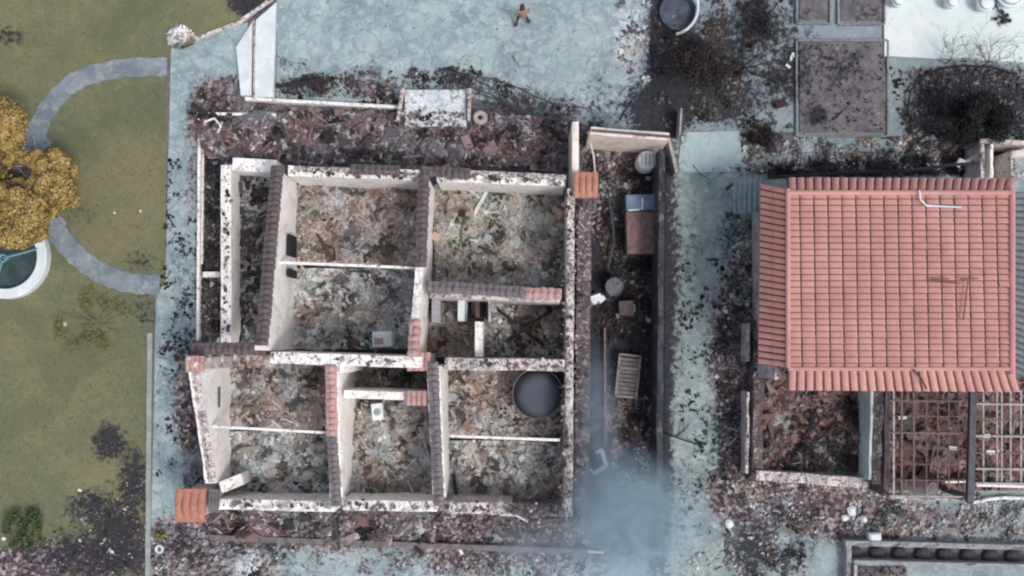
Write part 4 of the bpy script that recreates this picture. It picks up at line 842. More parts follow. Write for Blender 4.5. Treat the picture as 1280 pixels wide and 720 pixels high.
# ------------------------------------------------------------------ red roofed house
ZT, ZE = 4.6, 3.7
c0, c1 = G(985, 462, ZT), G(1262, 241, ZT)
rh = empty('red_roof_house', ((c0.x + c1.x) / 2, (c0.y + c1.y) / 2, 0), 'house with an intact salmon red tiled roof', 'house')
mb = MB(); mb.box(((c0.x + c1.x) / 2, (c0.y + c1.y) / 2, ZT - .12), (c1.x - c0.x, c1.y - c0.y, .16)); mb.build('roof_deck', roof_gap, rh)
NXT = 16; NYT = 28; tw = (c1.x - c0.x) / NXT; th = (c1.y - c0.y) / NYT
mb = MB()
for j in range(NYT):
    for i in range(NXT):
        x = c0.x + tw * (i + .5) + random.uniform(-.006, .006); y = c0.y + th * (j + .5); zz = ZT - .02 + random.uniform(-.006, .006) + (.03 if random.random() < .02 else 0); P = []
        for t, yy, dz in ((0, y - th * .43, .06), (1, y + th * .46, .0)):
            for q in range(7):
                u = q / 6 * 2 - 1; P.append((x + u * tw * .455, yy, zz + dz + .045 * math.sqrt(max(0, 1 - u * u * .96)) ))
        mb.add(P, [(q + 1, q, q + 7, q + 8) for q in range(6)] + [(0, 1, 2, 3, 4, 5, 6)])
rt = mb.build('roof', roof_m, rh, smooth=False)
def skirt(name, A, B, Ao, Bo, pitch, mat, up=.05, under=roof_gap):
    """barrel tiles running from the inner edge A-B (top) down to the outer edge Ao-Bo"""
    mb = MB(); L = (B - A).length; k = max(2, int(L / pitch)); d = (B - A).normalized()
    mb.add([A, B, Bo, Ao, A - Vector((0, 0, .1)), B - Vector((0, 0, .1)), Bo - Vector((0, 0, .1)), Ao - Vector((0, 0, .1))], [(0, 1, 2, 3), (7, 6, 5, 4), (0, 4, 5, 1), (1, 5, 6, 2), (2, 6, 7, 3), (3, 7, 4, 0)])
    mb.build('roof_underside', under, rh)
    mb = MB()
    for i in range(k):
        t0 = (i + .5) / k; p = A.lerp(B, t0); q = Ao.lerp(Bo, t0); r = L / k * .40; P = []
        n_ = 2
        for s_ in range(n_):
            a = p.lerp(q, s_ / n_); b = p.lerp(q, (s_ + 1.06) / n_); e_ = random.uniform(-.02, .02); P = []
            for t, (c, rr) in enumerate(((a, r), (b, r * 1.08))):
                for m_ in range(7):
                    an = math.pi * m_ / 6
                    P.append(c + d * (math.cos(an) * rr) + Vector((0, 0, up - .02 + math.sin(an) * rr * .8 + .02 * t)))
            mb.add(P, [(m_, m_ + 1, m_ + 8, m_ + 7) for m_ in range(6)] + [(7, 8, 9, 10, 11, 12, 13)])
    return mb.build(name, mat, rh)
skirt('eaves_tiles', G(985, 241, ZT), G(1264, 241, ZT), G(984, 223, ZE + .2), G(1268, 224, ZE + .2), .31, roof_m)
skirt('eaves_tiles', G(985, 462, ZT), G(1266, 462, ZT), G(984, 487, ZE), G(1275, 489, ZE), .31, roof_m)
skirt('side_tiles', G(984, 236, ZT), G(984, 460, ZT), G(951, 229, ZE), G(948, 455, ZE), .235, roof_side)
skirt('side_tiles', G(1267, 240, ZT), G(1267, 466, ZT), G(1286, 240, ZE), G(1286, 475, ZE), .235, roof_teal)
mb = MB(); mb.tube([G(1265, y, ZT + .05) for y in range(236, 474, 8)], .12, 8); mb.build('ridge_roll', roof_side, rh)
mb = MB(); mb.tube([G(985, y, ZT + .05) for y in range(236, 466, 8)], .09, 8); mb.build('ridge_roll', roof_m, rh)
mb = MB(); mb.tube([G(x, 241, ZT + .05) for x in range(985, 1268, 9)], .1, 8); mb.build('ridge_roll', roof_m, rh)
mb = MB(); mb.tube([G(x, 461, ZT + .05) for x in range(985, 1268, 9)], .08, 8); mb.build('ridge_roll', roof_m, rh)
A, B = G(968, 240, 3.4), G(1262, 475, 3.4)
def rect_wall(x0, y0, x1, y1, h, t=.25, mat=dirty_pl, nm='wall'):
    mb = MB(); d = Vector((x1 - x0, y1 - y0)); mb.box(((x0 + x1) / 2, (y0 + y1) / 2, h / 2), (d.length, t, h), math.atan2(d.y, d.x)); mb.build(nm, mat, rh)
rect_wall(A.x, A.y, A.x, B.y, 3.6); rect_wall(A.x + .13, A.y, B.x, A.y, 3.6); rect_wall(B.x, A.y - .13, B.x, B.y, 3.6); rect_wall(A.x + .13, B.y + 1.2, B.x - .13, B.y + 1.2, 3.6)
wall('wall', (943, 400, .9), (941, 592, .8), .4, 1, rough_top, rh, jag=.3)
wall('wall', (938, 404, 1.2), (937, 452, 1.2), .12, -1, dirty_pl, rh)
wall('wall', (937, 490, 1.2), (936, 592, 1.0), .12, -1, dirty_pl, rh, jag=.35)
wall('wall', (946, 588, 1.0), (1085, 598, 1.0), .4, -1, dirty_pl, rh, jag=.15)
wall('wall', (1092, 470, 1.8), (1089, 600, 1.6), .1, -1, teal_pl, rh, jag=.02)
wall('wall', (1093, 470, 1.8), (1091, 605, 1.6), .36, 1, rough_top, rh, jag=.2)
wall('wall', (1107, 470, 1.9), (1105, 620, 1.7), .2, 1, tile_brown, rh, jag=.1)
# marks on the roof
mb = MB(); mb.tube([G(1149, 238, 4.82), G(1151, 250, 4.8), G(1158, 257, 4.8), G(1180, 258, 4.8), G(1202, 259, 4.8)], .035, 6); tag(mb.build('roof_cable', white_paint, origin='auto'), 'thin white cable bent across the upper part of the red roof', 'cable')
mb = MB()
for a, b in (((1164, 349), (1186, 348)), ((1200, 349), (1222, 348)), ((1210, 350), (1204, 400)), ((1160, 351), (1200, 354))): mb.tube([G(*a, 4.8), G(*b, 4.8)], .025, 5)
tag(mb.build('roof_wire', simple('old_wire', srgb(120, 82, 80), srgb(100, 70, 70)), origin='auto'), 'thin dark wires lying on the right half of the red roof', 'wire')
mb = MB(); mb.tube([G(1142, 462, 4.8), G(1152, 474, 4.6), G(1158, 486, 4.2)], .03, 5); tag(mb.build('roof_wire', burnt_wood, origin='auto'), 'short dark twig over the lower eave of the red roof', 'twig')
# concrete frames north east of the roof
e = empty('concrete_frame', G(1255, 200), 'ruined pale concrete frame walls behind the upper right corner of the red roof', 'ruin')
for a, b, t, mt in (((1226, 180, 1.6), (1226, 222, 1.6), .14, dirty_pl), ((1238, 180, 1.6), (1237, 222, 1.6), .14, white_pl), ((1226, 178, 1.6), (1290, 182, 1.6), .16, dirty_pl), ((1264, 188, 1.6), (1264, 222, 1.6), .2, dirty_pl), ((1266, 196, 1.5), (1290, 194, 1.5), .25, beige_pl), ((1272, 222, 1.5), (1290, 215, 1.5), .15, dirty_pl)):
    wall('wall_piece', a, b, t, 1, mt, e, jag=.12)
mb = MB(); mb.tube([G(1196, 208, .8), G(1200, 200, .9), G(1208, 203, .9), G(1222, 194, 1.0)], [.13, .1, .1, .09], 8); tag(mb.build('bent_duct', white_paint, origin='auto'), 'bent white duct in front of the black tree by the red roof', 'duct')
mb = MB(); mb.tube([G(1130, 214, 2.6), G(1190, 206, 2.4), G(1222, 204, 2.2)], .07, 6); mb.tube([G(960, 222, 1.0), G(1050, 216, 1.2), G(1140, 214, 1.4)], .08, 6); tag(mb.build('burnt_gutter', burnt_wood, origin='auto'), 'long burnt gutter lying behind the red roof', 'gutter')

# rusty grid (pergola)
e = empty('pergola', G(1195, 560), 'rusty steel grid roof of a burnt pergola with one thick dark beam', 'pergola')
Z = 2.4
def gb(a, b, w_, mat=pale_metal, z=Z, nm='grid_bar'):
    mb = MB(); mb.bar(G(a[0], a[1], z), G(b[0], b[1], z), w_, w_); return mb.build(nm, mat, e)
for i, x in enumerate((1117, 1127, 1142)): gb((x, 485 + i * 3), (x, 620 - 6 * (i == 2)), .07, pale_metal if i == 0 else rust)
for x in (1158, 1172, 1186, 1198): gb((x, 490), (x, 612), .04, rust, Z - .07)
for y in (501, 541, 620): gb((1112, y), (1208, y + 1), .06, rust if y < 600 else pale_metal, Z + .07)
for y in (520, 560, 580, 600): gb((1116, y), (1208, y + 1), .03, rust, Z + .06)
for x in (1229, 1246, 1252, 1263, 1276): gb((x, 488), (x, 606), .06, pale_metal)
for y in (505, 545, 586, 604): gb((1219, y), (1300, y + 1), .07, pale_metal, Z + .08)
for y in (525, 566): gb((1219, y), (1300, y + 1), .035, rust, Z + .07)
gb((1216, 478), (1212, 628), .24, dark_metal, Z + .22, 'main_beam')
for x, y in ((1117, 488), (1117, 620), (1229, 604), (1229, 490)):
    mb = MB(); q = G(x, y, Z); mb.bar((q.x, q.y, 0), (q.x, q.y, Z - .05), .08, .08); mb.build('post', rust, e)
mb = MB(); q = G(1212, 622, Z); mb.bar((q.x, q.y, 0), (q.x, q.y, Z + .1), .2, .2); mb.build('post', dark_metal, e)
# drum on its side
q = G(1156, 609, .8); e = empty('lying_tank', (q.x, q.y, 0), 'pale cylindrical tank lying beside the rusty grid', 'tank')
ax = Matrix.Rotation(R(90), 3, 'Y') @ Matrix.Rotation(R(0), 3, 'X')
ax = Matrix.Rotation(R(-8), 3, 'Z') @ Matrix.Rotation(R(34), 3, 'Y')
mb = MB(); mb.lathe((q.x - .5, q.y, .9), [(.36, 0), (.38, .03), (.38, .85), (.36, .88)], 28, ax); mb.build('tank_body', pale_metal, e)
mb = MB(); mb.lathe(Vector((q.x - .5, q.y, .9)) + ax @ Vector((0, 0, .885)), [(.33, 0), (.31, .02), (.0001, .03)], 28, ax); mb.build('tank_end', tile_grey, e)
mb = MB(); mb.bar(G(1180, 602, .4), G(1210, 601, .4), .1, .3); mb.bar(G(1219, 606, .4), G(1285, 608, .4), .1, .3); tag(mb.build('kerb', white_pl, origin='auto'), 'white kerb pieces along the foot of the rusty grid', 'kerb')
poly_tube('white_hose', 'wavy white pipe along the ground south of the rusty grid', [(1216, 628), (1235, 624), (1255, 622), (1285, 623)], .07, white_pl, 'pipe', .2)
poly_tube('white_hose', 'pale pipe lying below the lying tank', [(1113, 622), (1140, 622), (1190, 624), (1208, 628)], .05, dirty_pl, 'pipe', .2)
for a, lab in (((1128, 522), 'small white scrap on the upper left of the rusty grid'), ((1238, 565), 'pinkish white scrap in the right part of the rusty grid'), ((1232, 545), 'tiny white scrap on the right edge of the thick dark beam'), ((1190, 560), 'small pink scrap left of the thick dark beam')):
    mb = MB(); q = G(a[0], a[1], .4); mb.box((q.x, q.y, .4), (.34, .14, .1), random.uniform(-.1, .1)); tag(mb.build('plaster_scrap', white_paint, origin='auto'), lab, 'scrap', 'scraps on the rusty grid rubble')

# bottom right walled trough
sheet('trough_bed', [(1060, 684), (1400, 690), (1400, 703), (1062, 700)], bed_m, .06, step=.2)
sheet('trough_bed', [(1069, 708), (1132, 708), (1136, 790), (1069, 790)], bed_m, .06, step=.2, amp=.08)
e = empty('walled_trough', G(1180, 695), 'long pale walled trough at the bottom right corner of the photo', 'trough')
for a, b, t, mt in (((1057, 682, .5), (1300, 688, .5), .2, trough_pl), ((1058, 682, .5), (1058, 780, .5), .2, trough_pl), ((1068, 703, .7), (1300, 709, .7), .1, trough_pl)):
    wall('trough_wall', a, b, t, 1, mt, e, jag=.03)
wall('inner_wall', (1068, 706, .7), (1068, 780, .7), .1, 1, dirty_pl, e, jag=.03)
stump_m = simple('ashed_stump', srgb(84, 82, 88), srgb(62, 60, 66), 7, .95, srgb(46, 44, 48), .45)
for i in range(8):
    x = 1070 + i * 28.5; y = 693 + i * .6; q = G(x, y, .35); mb = MB()
    mb.lathe((q.x, q.y, .02), [(.3, 0), (.34, .12), (.27, .24), (.12, .28), (.0001, .28)], 16)
    for k, v in enumerate(mb.v): mb.v[k] = (v[0] + .05 * fbm(v[0], v[1], 3, i), v[1] + .05 * fbm(v[1], v[0], 3, i + 9), v[2])
    tag(mb.build('burnt_stump', stump_m, origin='auto', smooth=True), 'black rounded burnt stump, one of the even row in the walled trough', 'stump', 'stumps in the walled trough')
q = G(1094, 672, .4); mb = MB(); mb.box((q.x, q.y, .2), (.5, .36, .4), .05); mb.box((q.x, q.y, .42), (.4, .28, .05), .05); tag(mb.build('white_block', white_paint, origin='auto', bevel=.03), 'white square block just above the walled trough', 'block')
for (x, y, s_, lab) in ((1066, 639, .35, 'white lump in the rubble above the left end of the trough'), (1057, 648, .25, 'smaller white lump left of the others in the rubble'), (1082, 650, .22, 'small white lump nearest the white square block'), (1212, 693, .2, 'white lump lying in the walled trough'), (912, 655, .3, 'flat white piece alone on the driveway'), (940, 633, .14, 'tiny white piece on the driveway near the dark patch')):
    mb = MB(); q = G(x, y, .2); mb.lathe((q.x, q.y, .02), [(s_ * .5, 0), (s_ * .6, s_ * .25), (s_ * .3, s_ * .5), (.0001, s_ * .52)], 9)
    mb.v = [(v[0] * 1 + s_ * .25 * fbm(v[0], v[1], 4, x), v[1] + s_ * .25 * fbm(v[1], v[0], 4, y), v[2]) for v in mb.v]
    tag(mb.build('plaster_lump', white_paint, origin='auto'), lab, 'lump', 'white plaster lumps')

# patio pots at the top
for (x, y, r, lab) in ((1123, 0, .3, 'white round pot near the left corner of the patio'), (1190, 2, .29, 'white round pot in the middle of the patio edge'), (1232, 4, .36, 'white round pot beside the dark folded chair on the patio'), (1263, -8, .6, 'largest white round pot at the right of the patio')):
    q = G(x, y, .6); e = empty('white_pot', (q.x, q.y, .14), lab, 'pot', 'white round pots on the patio')
    mb = MB(); mb.lathe((q.x, q.y, .14), [(r * .6, 0), (r * .95, .3), (r, .5), (r * .85, .55)], 32); mb.build('pot_body', white_paint, e, smooth=True)
    mb = MB(); mb.lathe((q.x, q.y, .69), [(r * .86, 0), (r * .5, .05), (.0001, .07)], 32); mb.build('pot_top', white_paint, e, smooth=True)
e = empty('folded_chair', G(1244, 4), 'dark folded chair between two white pots on the patio', 'chair'); 
mb = MB(); mb.bar(G(1240, -4, .5), G(1248, 12, .5), .05, .05); mb.bar(G(1247, -4, .5), G(1241, 12, .5), .05, .05); mb.build('frame', dark_metal, e)
mb = MB(); q = G(1244, 6, .45); mb.box((q.x, q.y, .45), (.22, .3, .03), .2); mb.build('seat', metal_grey, e)

# round basin on the lawn
q = G(8, 322, .35); e = empty('round_basin', (q.x, q.y, 0), 'large round basin with a white rim and teal spokes beside the golden tree', 'basin')
mb = MB(); n = 72; r0, r1 = 1.3, 1.72
mb.lathe((q.x, q.y, 0), [(r1, 0), (r1, .4), (r1 - .03, .43), (r0 + .03, .43), (r0, .4), (r0, .02)], n)
mb.f = mb.f[:-2]; mb.build('rim', white_paint, e)
mb = MB(); mb.lathe((q.x, q.y, 0), [(r0 + .05, .0), (r0 + .05, .1), (.0001, .12)], 48); mb.build('basin_floor', water_m, e)
mb = MB(); mb.tube([(q.x + .14 * math.cos(k * math.pi / 8), q.y - .05 + .14 * math.sin(k * math.pi / 8), .62) for k in range(16)], .035, 6, True); mb.bar((q.x, q.y - .05, .1), (q.x, q.y - .05, .6), .06, .06); mb.build('hub', teal_pipe, e)
for an in (15, 135, 255):
    mb = MB(); c, s_ = math.cos(R(an)), math.sin(R(an)); mb.tube([(q.x + .14 * c, q.y - .05 + .14 * s_, .62), (q.x + r0 * .7 * c, q.y - .05 + r0 * .7 * s_, .6), (q.x + (r0 + .1) * c, q.y + (r0 + .1) * s_, .45)], .035, 6); mb.build('spoke', teal_pipe, e)

# ------------------------------------------------------------------ trees
def leaves(mb, c, r, n, size, cols, squash=.8, shell=.5, seed=1):
    """small leaf faces spread through a lobe; col variation by clump"""
    c = Vector(c); L = []
    for _ in range(n):
        d = Vector((random.gauss(0, 1), random.gauss(0, 1), random.gauss(0, 1))).normalized()
        bump = 1 + .22 * mnoise.noise(d * 3.1 + Vector((seed, 0, 0))) + .12 * mnoise.noise(d * 7 + Vector((0, seed, 0)))
        rr = r * bump * (shell + (1 - shell) * random.random() ** .5)
        p = c + Vector((d.x * rr, d.y * rr, d.z * rr * squash))
        nrm = (d + Vector((random.gauss(0, .5), random.gauss(0, .5), random.gauss(0, .5)))).normalized()
        u = nrm.orthogonal().normalized(); u = Matrix.Rotation(random.uniform(0, 6.28), 3, nrm) @ u; v = nrm.cross(u)
        s_ = size * random.uniform(.6, 1.3)
        b = len(mb.v); mb.v += [tuple(p - u * s_ * .5), tuple(p - v * s_ * .3), tuple(p + u * s_ * .5), tuple(p + v * s_ * .3)]; mb.f.append((b, b + 1, b + 2, b + 3))
        k = random.choice(cols); j = random.uniform(.8, 1.15); L += [(k[0] * j, k[1] * j, k[2] * j, 1)] * 4
    L = np.array(L); mb.c = L if mb.c is None else np.concatenate([mb.c, L])
def limbs(mb, base, tips, r0):
    for tp in tips:
        b = Vector(base); t = Vector(tp); mid = b.lerp(t, .5) + Vector((random.uniform(-.2, .2), random.uniform(-.2, .2), .25))
        mb.tube([b, mid, t], [r0, r0 * .6, r0 * .25], 6)
q = G(24, 218, 0); e = empty('golden_tree', (q.x, q.y, 0), 'golden yellow rounded tree at the left edge of the lawn', 'tree')
lob = [(2, 150, 27, 2.6), (14, 172, 17, 2.3), (70, 208, 19, 2.4), (72, 238, 22, 2.7), (60, 258, 16, 2.2), (34, 262, 26, 3.0), (22, 282, 28, 2.8), (2, 250, 20, 2.6), (-12, 275, 30, 2.7), (45, 200, 12, 1.9), (-25, 170, 34, 2.5), (42, 286, 18, 2.3), (-30, 225, 34, 2.6), (86, 248, 12, 2.0), (50, 240, 18, 2.2), (10, 196, 12, 2.0), (88, 215, 10, 1.9), (54, 222, 12, 1.8), (26, 236, 13, 1.9), (30, 196, 9, 1.7)]
tips = [G(x, y, z) for x, y, r, z in lob]
mb = MB(); mb.tube([(q.x, q.y, 0), (q.x + .05, q.y, .7), (q.x, q.y, 1.3)], [.22, .17, .14], 8); limbs(mb, (q.x, q.y, 1.2), [Vector((t.x, t.y, t.z - .2)) for t in tips], .09); mb.build('trunk', trunk_m, e)
GOLD = [srgb(184, 156, 98), srgb(168, 142, 88), srgb(194, 168, 108), srgb(130, 114, 76), srgb(108, 96, 66)]  # the darker tones paint shade into the crevices; knobs take only light ones
mb = MB()
for i, (x, y, r, z) in enumerate(lob):
    leaves(mb, G(x, y, z), r / M2 * 1.0, int(2400 * (r / 24) ** 2), .13, GOLD, .75, .72, i * 3.3)
    for k in range(7):  # secondary knobs
        a = random.uniform(0, 6.28); rr = r / M2; c = G(x, y, z) + Vector((math.cos(a) * rr * .62, math.sin(a) * rr * .62, rr * .42)); leaves(mb, c, rr * .42, 330, .11, GOLD[:3], .8, .75, i + k)
mb.build('crown', leaf_gold, e)
mb = MB()
for _ in range(16):
    a = random.uniform(0, 6.28); b = G(20 + random.uniform(-22, 26), 205 + random.uniform(-22, 20), 1.7); mb.tube([(q.x, q.y, 1.2), b, b + Vector((math.cos(a) * .5, math.sin(a) * .5, .15))], [.03, .02, .01], 4)
mb.build('bare_branches', pale_metal, e)

def shrub(name, label, px, py, r, n, cols, cat='shrub', h=.5, nstem=30):
    q = G(px, py); e = empty(name, (q.x, q.y, 0), label, cat)
    mb = MB()
    for _ in range(nstem):
        a = random.uniform(0, 6.28); rr = r / M2 * random.random() ** .6; mb.tube([(q.x + math.cos(a) * rr * .3, q.y + math.sin(a) * rr * .3, 0), (q.x + math.cos(a) * rr, q.y + math.sin(a) * rr, h * random.uniform(.4, 1))], [.012, .006], 3)
    mb.build('stems', trunk_m, e)
    mb = MB()
    for _ in range(max(6, n // 90)):
        a = random.uniform(0, 6.28); rr = r / M2 * random.random() ** .5; leaves(mb, (q.x + math.cos(a) * rr, q.y + math.sin(a) * rr, h * .6 * random.uniform(.4, 1.2)), r / M2 * .22, 90, .085, cols, .7, .2, a)
    mb.build('foliage', leaf_gold, e)
GR = [srgb(112, 118, 66), srgb(92, 102, 62), srgb(134, 134, 78), srgb(76, 84, 56)]
shrub('weedy_shrub', 'sparse yellow green shrub on the lawn below the lower path', 120, 405, 48, 1500, [srgb(126, 122, 70), srgb(108, 108, 66), srgb(140, 136, 84)], h=.35)
shrub('green_bush', 'dense green bush at the lower left of the lawn', 36, 662, 26, 3200, [srgb(92, 112, 76), srgb(70, 92, 60), srgb(112, 128, 88), srgb(58, 72, 52)], 'bush', .8)
shrub('yellow_weed', 'small yellow green weed at the foot of the lawn kerb', 201, 668, 10, 700, [srgb(150, 152, 72), srgb(124, 134, 66)], 'weed', .4)
mb = MB(); q = G(200, 686); mb.tube([(q.x + .14 * math.cos(k * math.pi / 8), q.y + .14 * math.sin(k * math.pi / 8), .08) for k in range(16)], .05, 6, True); tag(mb.build('white_ring', white_paint, origin='auto'), 'small white ring on the pavement below the yellow green weed', 'ring')
for (x, y, lab) in ((82, 405, 'pale stone on the lawn left of the sparse shrub'), (100, 613, 'pale stone on the lawn above the green bush'), (5, 673, 'white stone at the left edge near the green bush'), (140, 690, 'white scrap on the burnt corner of the lawn'), (143, 266, 'tiny white stone on the lawn between the two paths'), (176, 264, 'tiny pale stone near the pavement between the two paths')):
    mb = MB(); q = G(x, y); s_ = .05 if 'tiny' in lab else .09; mb.lathe((q.x, q.y, 0), [(s_ * .8, 0), (s_, s_ * .4), (s_ * .5, s_ * .8), (.0001, s_ * .8)], 8); mb.v = [(v[0] + .06 * fbm(v[0], v[1], 5, x), v[1] * 1.0 + .05 * fbm(v[1], v[0], 5, y), v[2]) for v in mb.v]
    tag(mb.build('pale_stone', white_paint, origin='auto'), lab, 'stone', 'pale stones on the lawn')

def grow(mb, p, d, L, r, depth, spread=.6, droop=0, kids=3):
    """recursive bare branch"""
    p = Vector(p); pts = [p]; rs = [r]; k = 4
    for i in range(k):
        d = (d + Vector((random.gauss(0, .16), random.gauss(0, .16), random.gauss(0, .08) - droop))).normalized()
        p = p + d * (L / k)
        if p.z < .08: p.z = .08
        pts.append(p.copy()); rs.append(max(.006, r * (1 - .6 * (i + 1) / k)))
    mb.tube(pts, rs, 5 if r > .02 else 3)
    if depth <= 0: return
    for _ in range(kids):
        t = random.randint(1, k); dd = (d + Vector((random.gauss(0, spread), random.gauss(0, spread), random.gauss(0, spread * .4)))).normalized()
        grow(mb, pts[t], dd, L * random.uniform(.5, .75), rs[t] * .65, depth - 1, spread, droop, kids)
def bare_tree(name, label, px, py, h, spreadr, mat, n=9, depth=3, leafn=0, leafc=None, lean=None, r0=.12, kids=3, leafr=None):
    q = G(px, py); e = empty(name, (q.x, q.y, 0), label, 'tree')
    mb = MB(); mb.tube([(q.x, q.y, 0), (q.x + .03, q.y, h * .3), (q.x, q.y, h * .5)], [r0, r0 * .8, r0 * .6], 8); mb.build('trunk', mat, e)
    mb = MB()
    for i in range(n):
        a = 2 * math.pi * i / n + random.uniform(-.3, .3); d = Vector((math.cos(a), math.sin(a), random.uniform(.15, .7)))
        if lean: d += Vector(lean)
        grow(mb, (q.x, q.y, h * random.uniform(.3, .5)), d.normalized(), spreadr * random.uniform(.6, 1), r0 * .4, depth, kids=kids)
    mb.build('limbs', mat, e)
    if leafn:
        mb = MB()
        for k in range(10):
            a = random.uniform(0, 6.28); rr = (leafr or spreadr * .5) * random.random() ** .6
            leaves(mb, (q.x + math.cos(a) * rr, q.y + math.sin(a) * rr, h * random.uniform(.45, .8)), (leafr or spreadr * .5) * .5, leafn // 10, .09, leafc, .6, .1, k)
        mb.build('crown', leaf_gold, e)
    return e
bare_tree('black_tree', 'big black burnt tree behind the upper right part of the red roof', 1207, 150, 2.6, 1.7, twig_m, 14, 3, 15000, [srgb(34, 32, 36), srgb(44, 40, 42), srgb(28, 28, 32)], leafr=1.1)
bare_tree('scorched_tree', 'brown scorched tree over the top end of the dark lane', 864, 96, 2.8, 1.5, twig_brown, 11, 3, 9000, [srgb(56, 48, 47), srgb(44, 39, 41), srgb(70, 60, 57)], leafr=1.0)
bare_tree('bare_tree', 'spindly bare dark tree in the middle of the back lane', 922, 92, 2.6, 2.4, twig_m, 8, 3, 0, r0=.09)
bare_tree('bare_bush', 'low bare bush at the upper end of the back lane', 950, 30, 1.4, 1.3, twig_m, 8, 2, 1500, [srgb(62, 60, 66), srgb(50, 48, 54)], r0=.07, leafr=.8)
bare_tree('twiggy_sapling', 'thin leafless sapling reaching over the white patio', 1225, 84, 1.8, 1.3, twig_m, 9, 2, 0, lean=(-.2, .9, 0), r0=.03)
bare_tree('twiggy_bush', 'thin leafless bush at the south edge of the white patio', 1180, 80, 1.5, 1.1, twig_m, 8, 2, 0, lean=(-.1, .7, 0), r0=.025)
bare_tree('brown_bush', 'dark brown bush between the pale slab and the soil bed', 952, 178, .9, .7, twig_brown, 9, 2, 2600, [srgb(58, 48, 46), srgb(44, 38, 40)], r0=.05, leafr=.5)
shrub('dark_bush', 'small dark grey bush on the right of the white patio', 1251, 26, 11, 900, [srgb(84, 94, 98), srgb(66, 76, 80)], 'bush', .4, 14)
# curved hedge hoop round the black tree
poly_tube('garden_hose', 'black hose curving round the left of the black tree', [(1140, 168, .2), (1135, 140, .2), (1137, 115, .2), (1150, 97, .2), (1175, 86, .2), (1205, 82, .2), (1240, 84, .2), (1268, 92, .2)], .045, twig_m, 'hose')
def branch(name, label, px, py, ang, L, r=.04):
    q = G(px, py, .1); mb = MB(); grow(mb, (q.x, q.y, .12), Vector((math.cos(R(ang)), math.sin(R(ang)), 0)), L, r, 2, .7, .01, 2)
    tag(mb.build(name, twig_m, origin='auto'), label, 'branch', 'fallen branches')
branch('fallen_branch', 'fallen branch lying across the middle of the driveway', 832, 542, -12, 1.7)
branch('fallen_branch', 'thin fallen branch on the driveway near the corrugated lean to', 866, 206, -50, 1.0, .02)
branch('fallen_branch', 'fallen branch on the left of the purple rubble by the red roof', 905, 440, -80, 1.3)
for i, (a_, l_) in enumerate(((170, 1.2), (190, 1.5), (205, 1.3), (222, 1.0), (150, 1.0))):
    q = G(1208, 170, .9); mb = MB(); grow(mb, (q.x, q.y, 1.0), Vector((math.cos(R(a_)), math.sin(R(a_)), -.1)), l_, .03, 2, .35, .06, 3)
    tag(mb.build('scorched_branch', scorch_m, origin='auto'), 'brown scorched branch fanning out at the lower left of the black tree', 'branch', 'brown branches beside the black tree')
branch('fallen_branch', 'fallen twigs left of the open room', 925, 520, -75, 1.5)
branch('fallen_branch', 'fallen twigs at the north edge of the yard litter', 560, 84, -30, 1.0)
branch('fallen_branch', 'fallen black twigs beside the upper corner of the beige wall', 775, 150, 60, 1.1)
branch('fallen_branch', 'dark twig across the lower part of the soil bed', 1040, 150, 30, 1.0)
branch('fallen_branch', 'dark twig on the concrete yard under the left cable ends', 640, 70, -50, .6, .02)
# hoop in the lane
mb = MB(); c = G(838, 8, .5)
mb.tube([(c.x + 1.15 * math.cos(R(a)), c.y + 1.2 * math.sin(R(a)), .5) for a in range(25, -86, -8)], .06, 8); tag(mb.build('white_hoop', white_paint, origin='auto'), 'curved white pipe arc at the top of the dark lane', 'pipe')
mb = MB(); q = G(848, 14, .3); mb.lathe((q.x, q.y, .02), [(.7, 0), (.78, .25), (.7, .27), (.62, .08), (.0001, .06)], 32); tag(mb.build('blue_tub', simple('faded_blue_tub', srgb(84, 94, 110), srgb(66, 72, 86), 2, .6, srgb(50, 50, 56), .42), origin='auto'), 'shallow dark blue tub inside the white pipe arc', 'tub')
for i, (x, y) in enumerate(((988, 74), (984, 84), (990, 70))):
    mb = MB(); q = G(x, y); mb.box((q.x, q.y, .12), (.1, .22, .1), random.uniform(0, 3)); tag(mb.build('glass_shard', white_paint, origin='auto'), 'bright white shard in the dark strip left of the soil bed', 'shard', 'bright shards by the soil bed')
mb = MB(); mb.box(tuple(G(975, 130, .2)), (.5, .3, .3), .3); tag(mb.build('maroon_bag', simple('maroon_cloth', srgb(70, 42, 52), srgb(56, 36, 44)), origin='auto', bevel=.08), 'small maroon bag near the left edge of the soil bed', 'bag')
q = G(850, 188); mb = MB(); px_bar(mb, (836, 172), (846, 216), .12, .9); px_bar(mb, (852, 135), (850, 168), .08, .9); tag(mb.build('fence_panel', pale_metal, origin='auto'), 'narrow pale upright panel beside the upper left corner of the pale slab', 'panel')

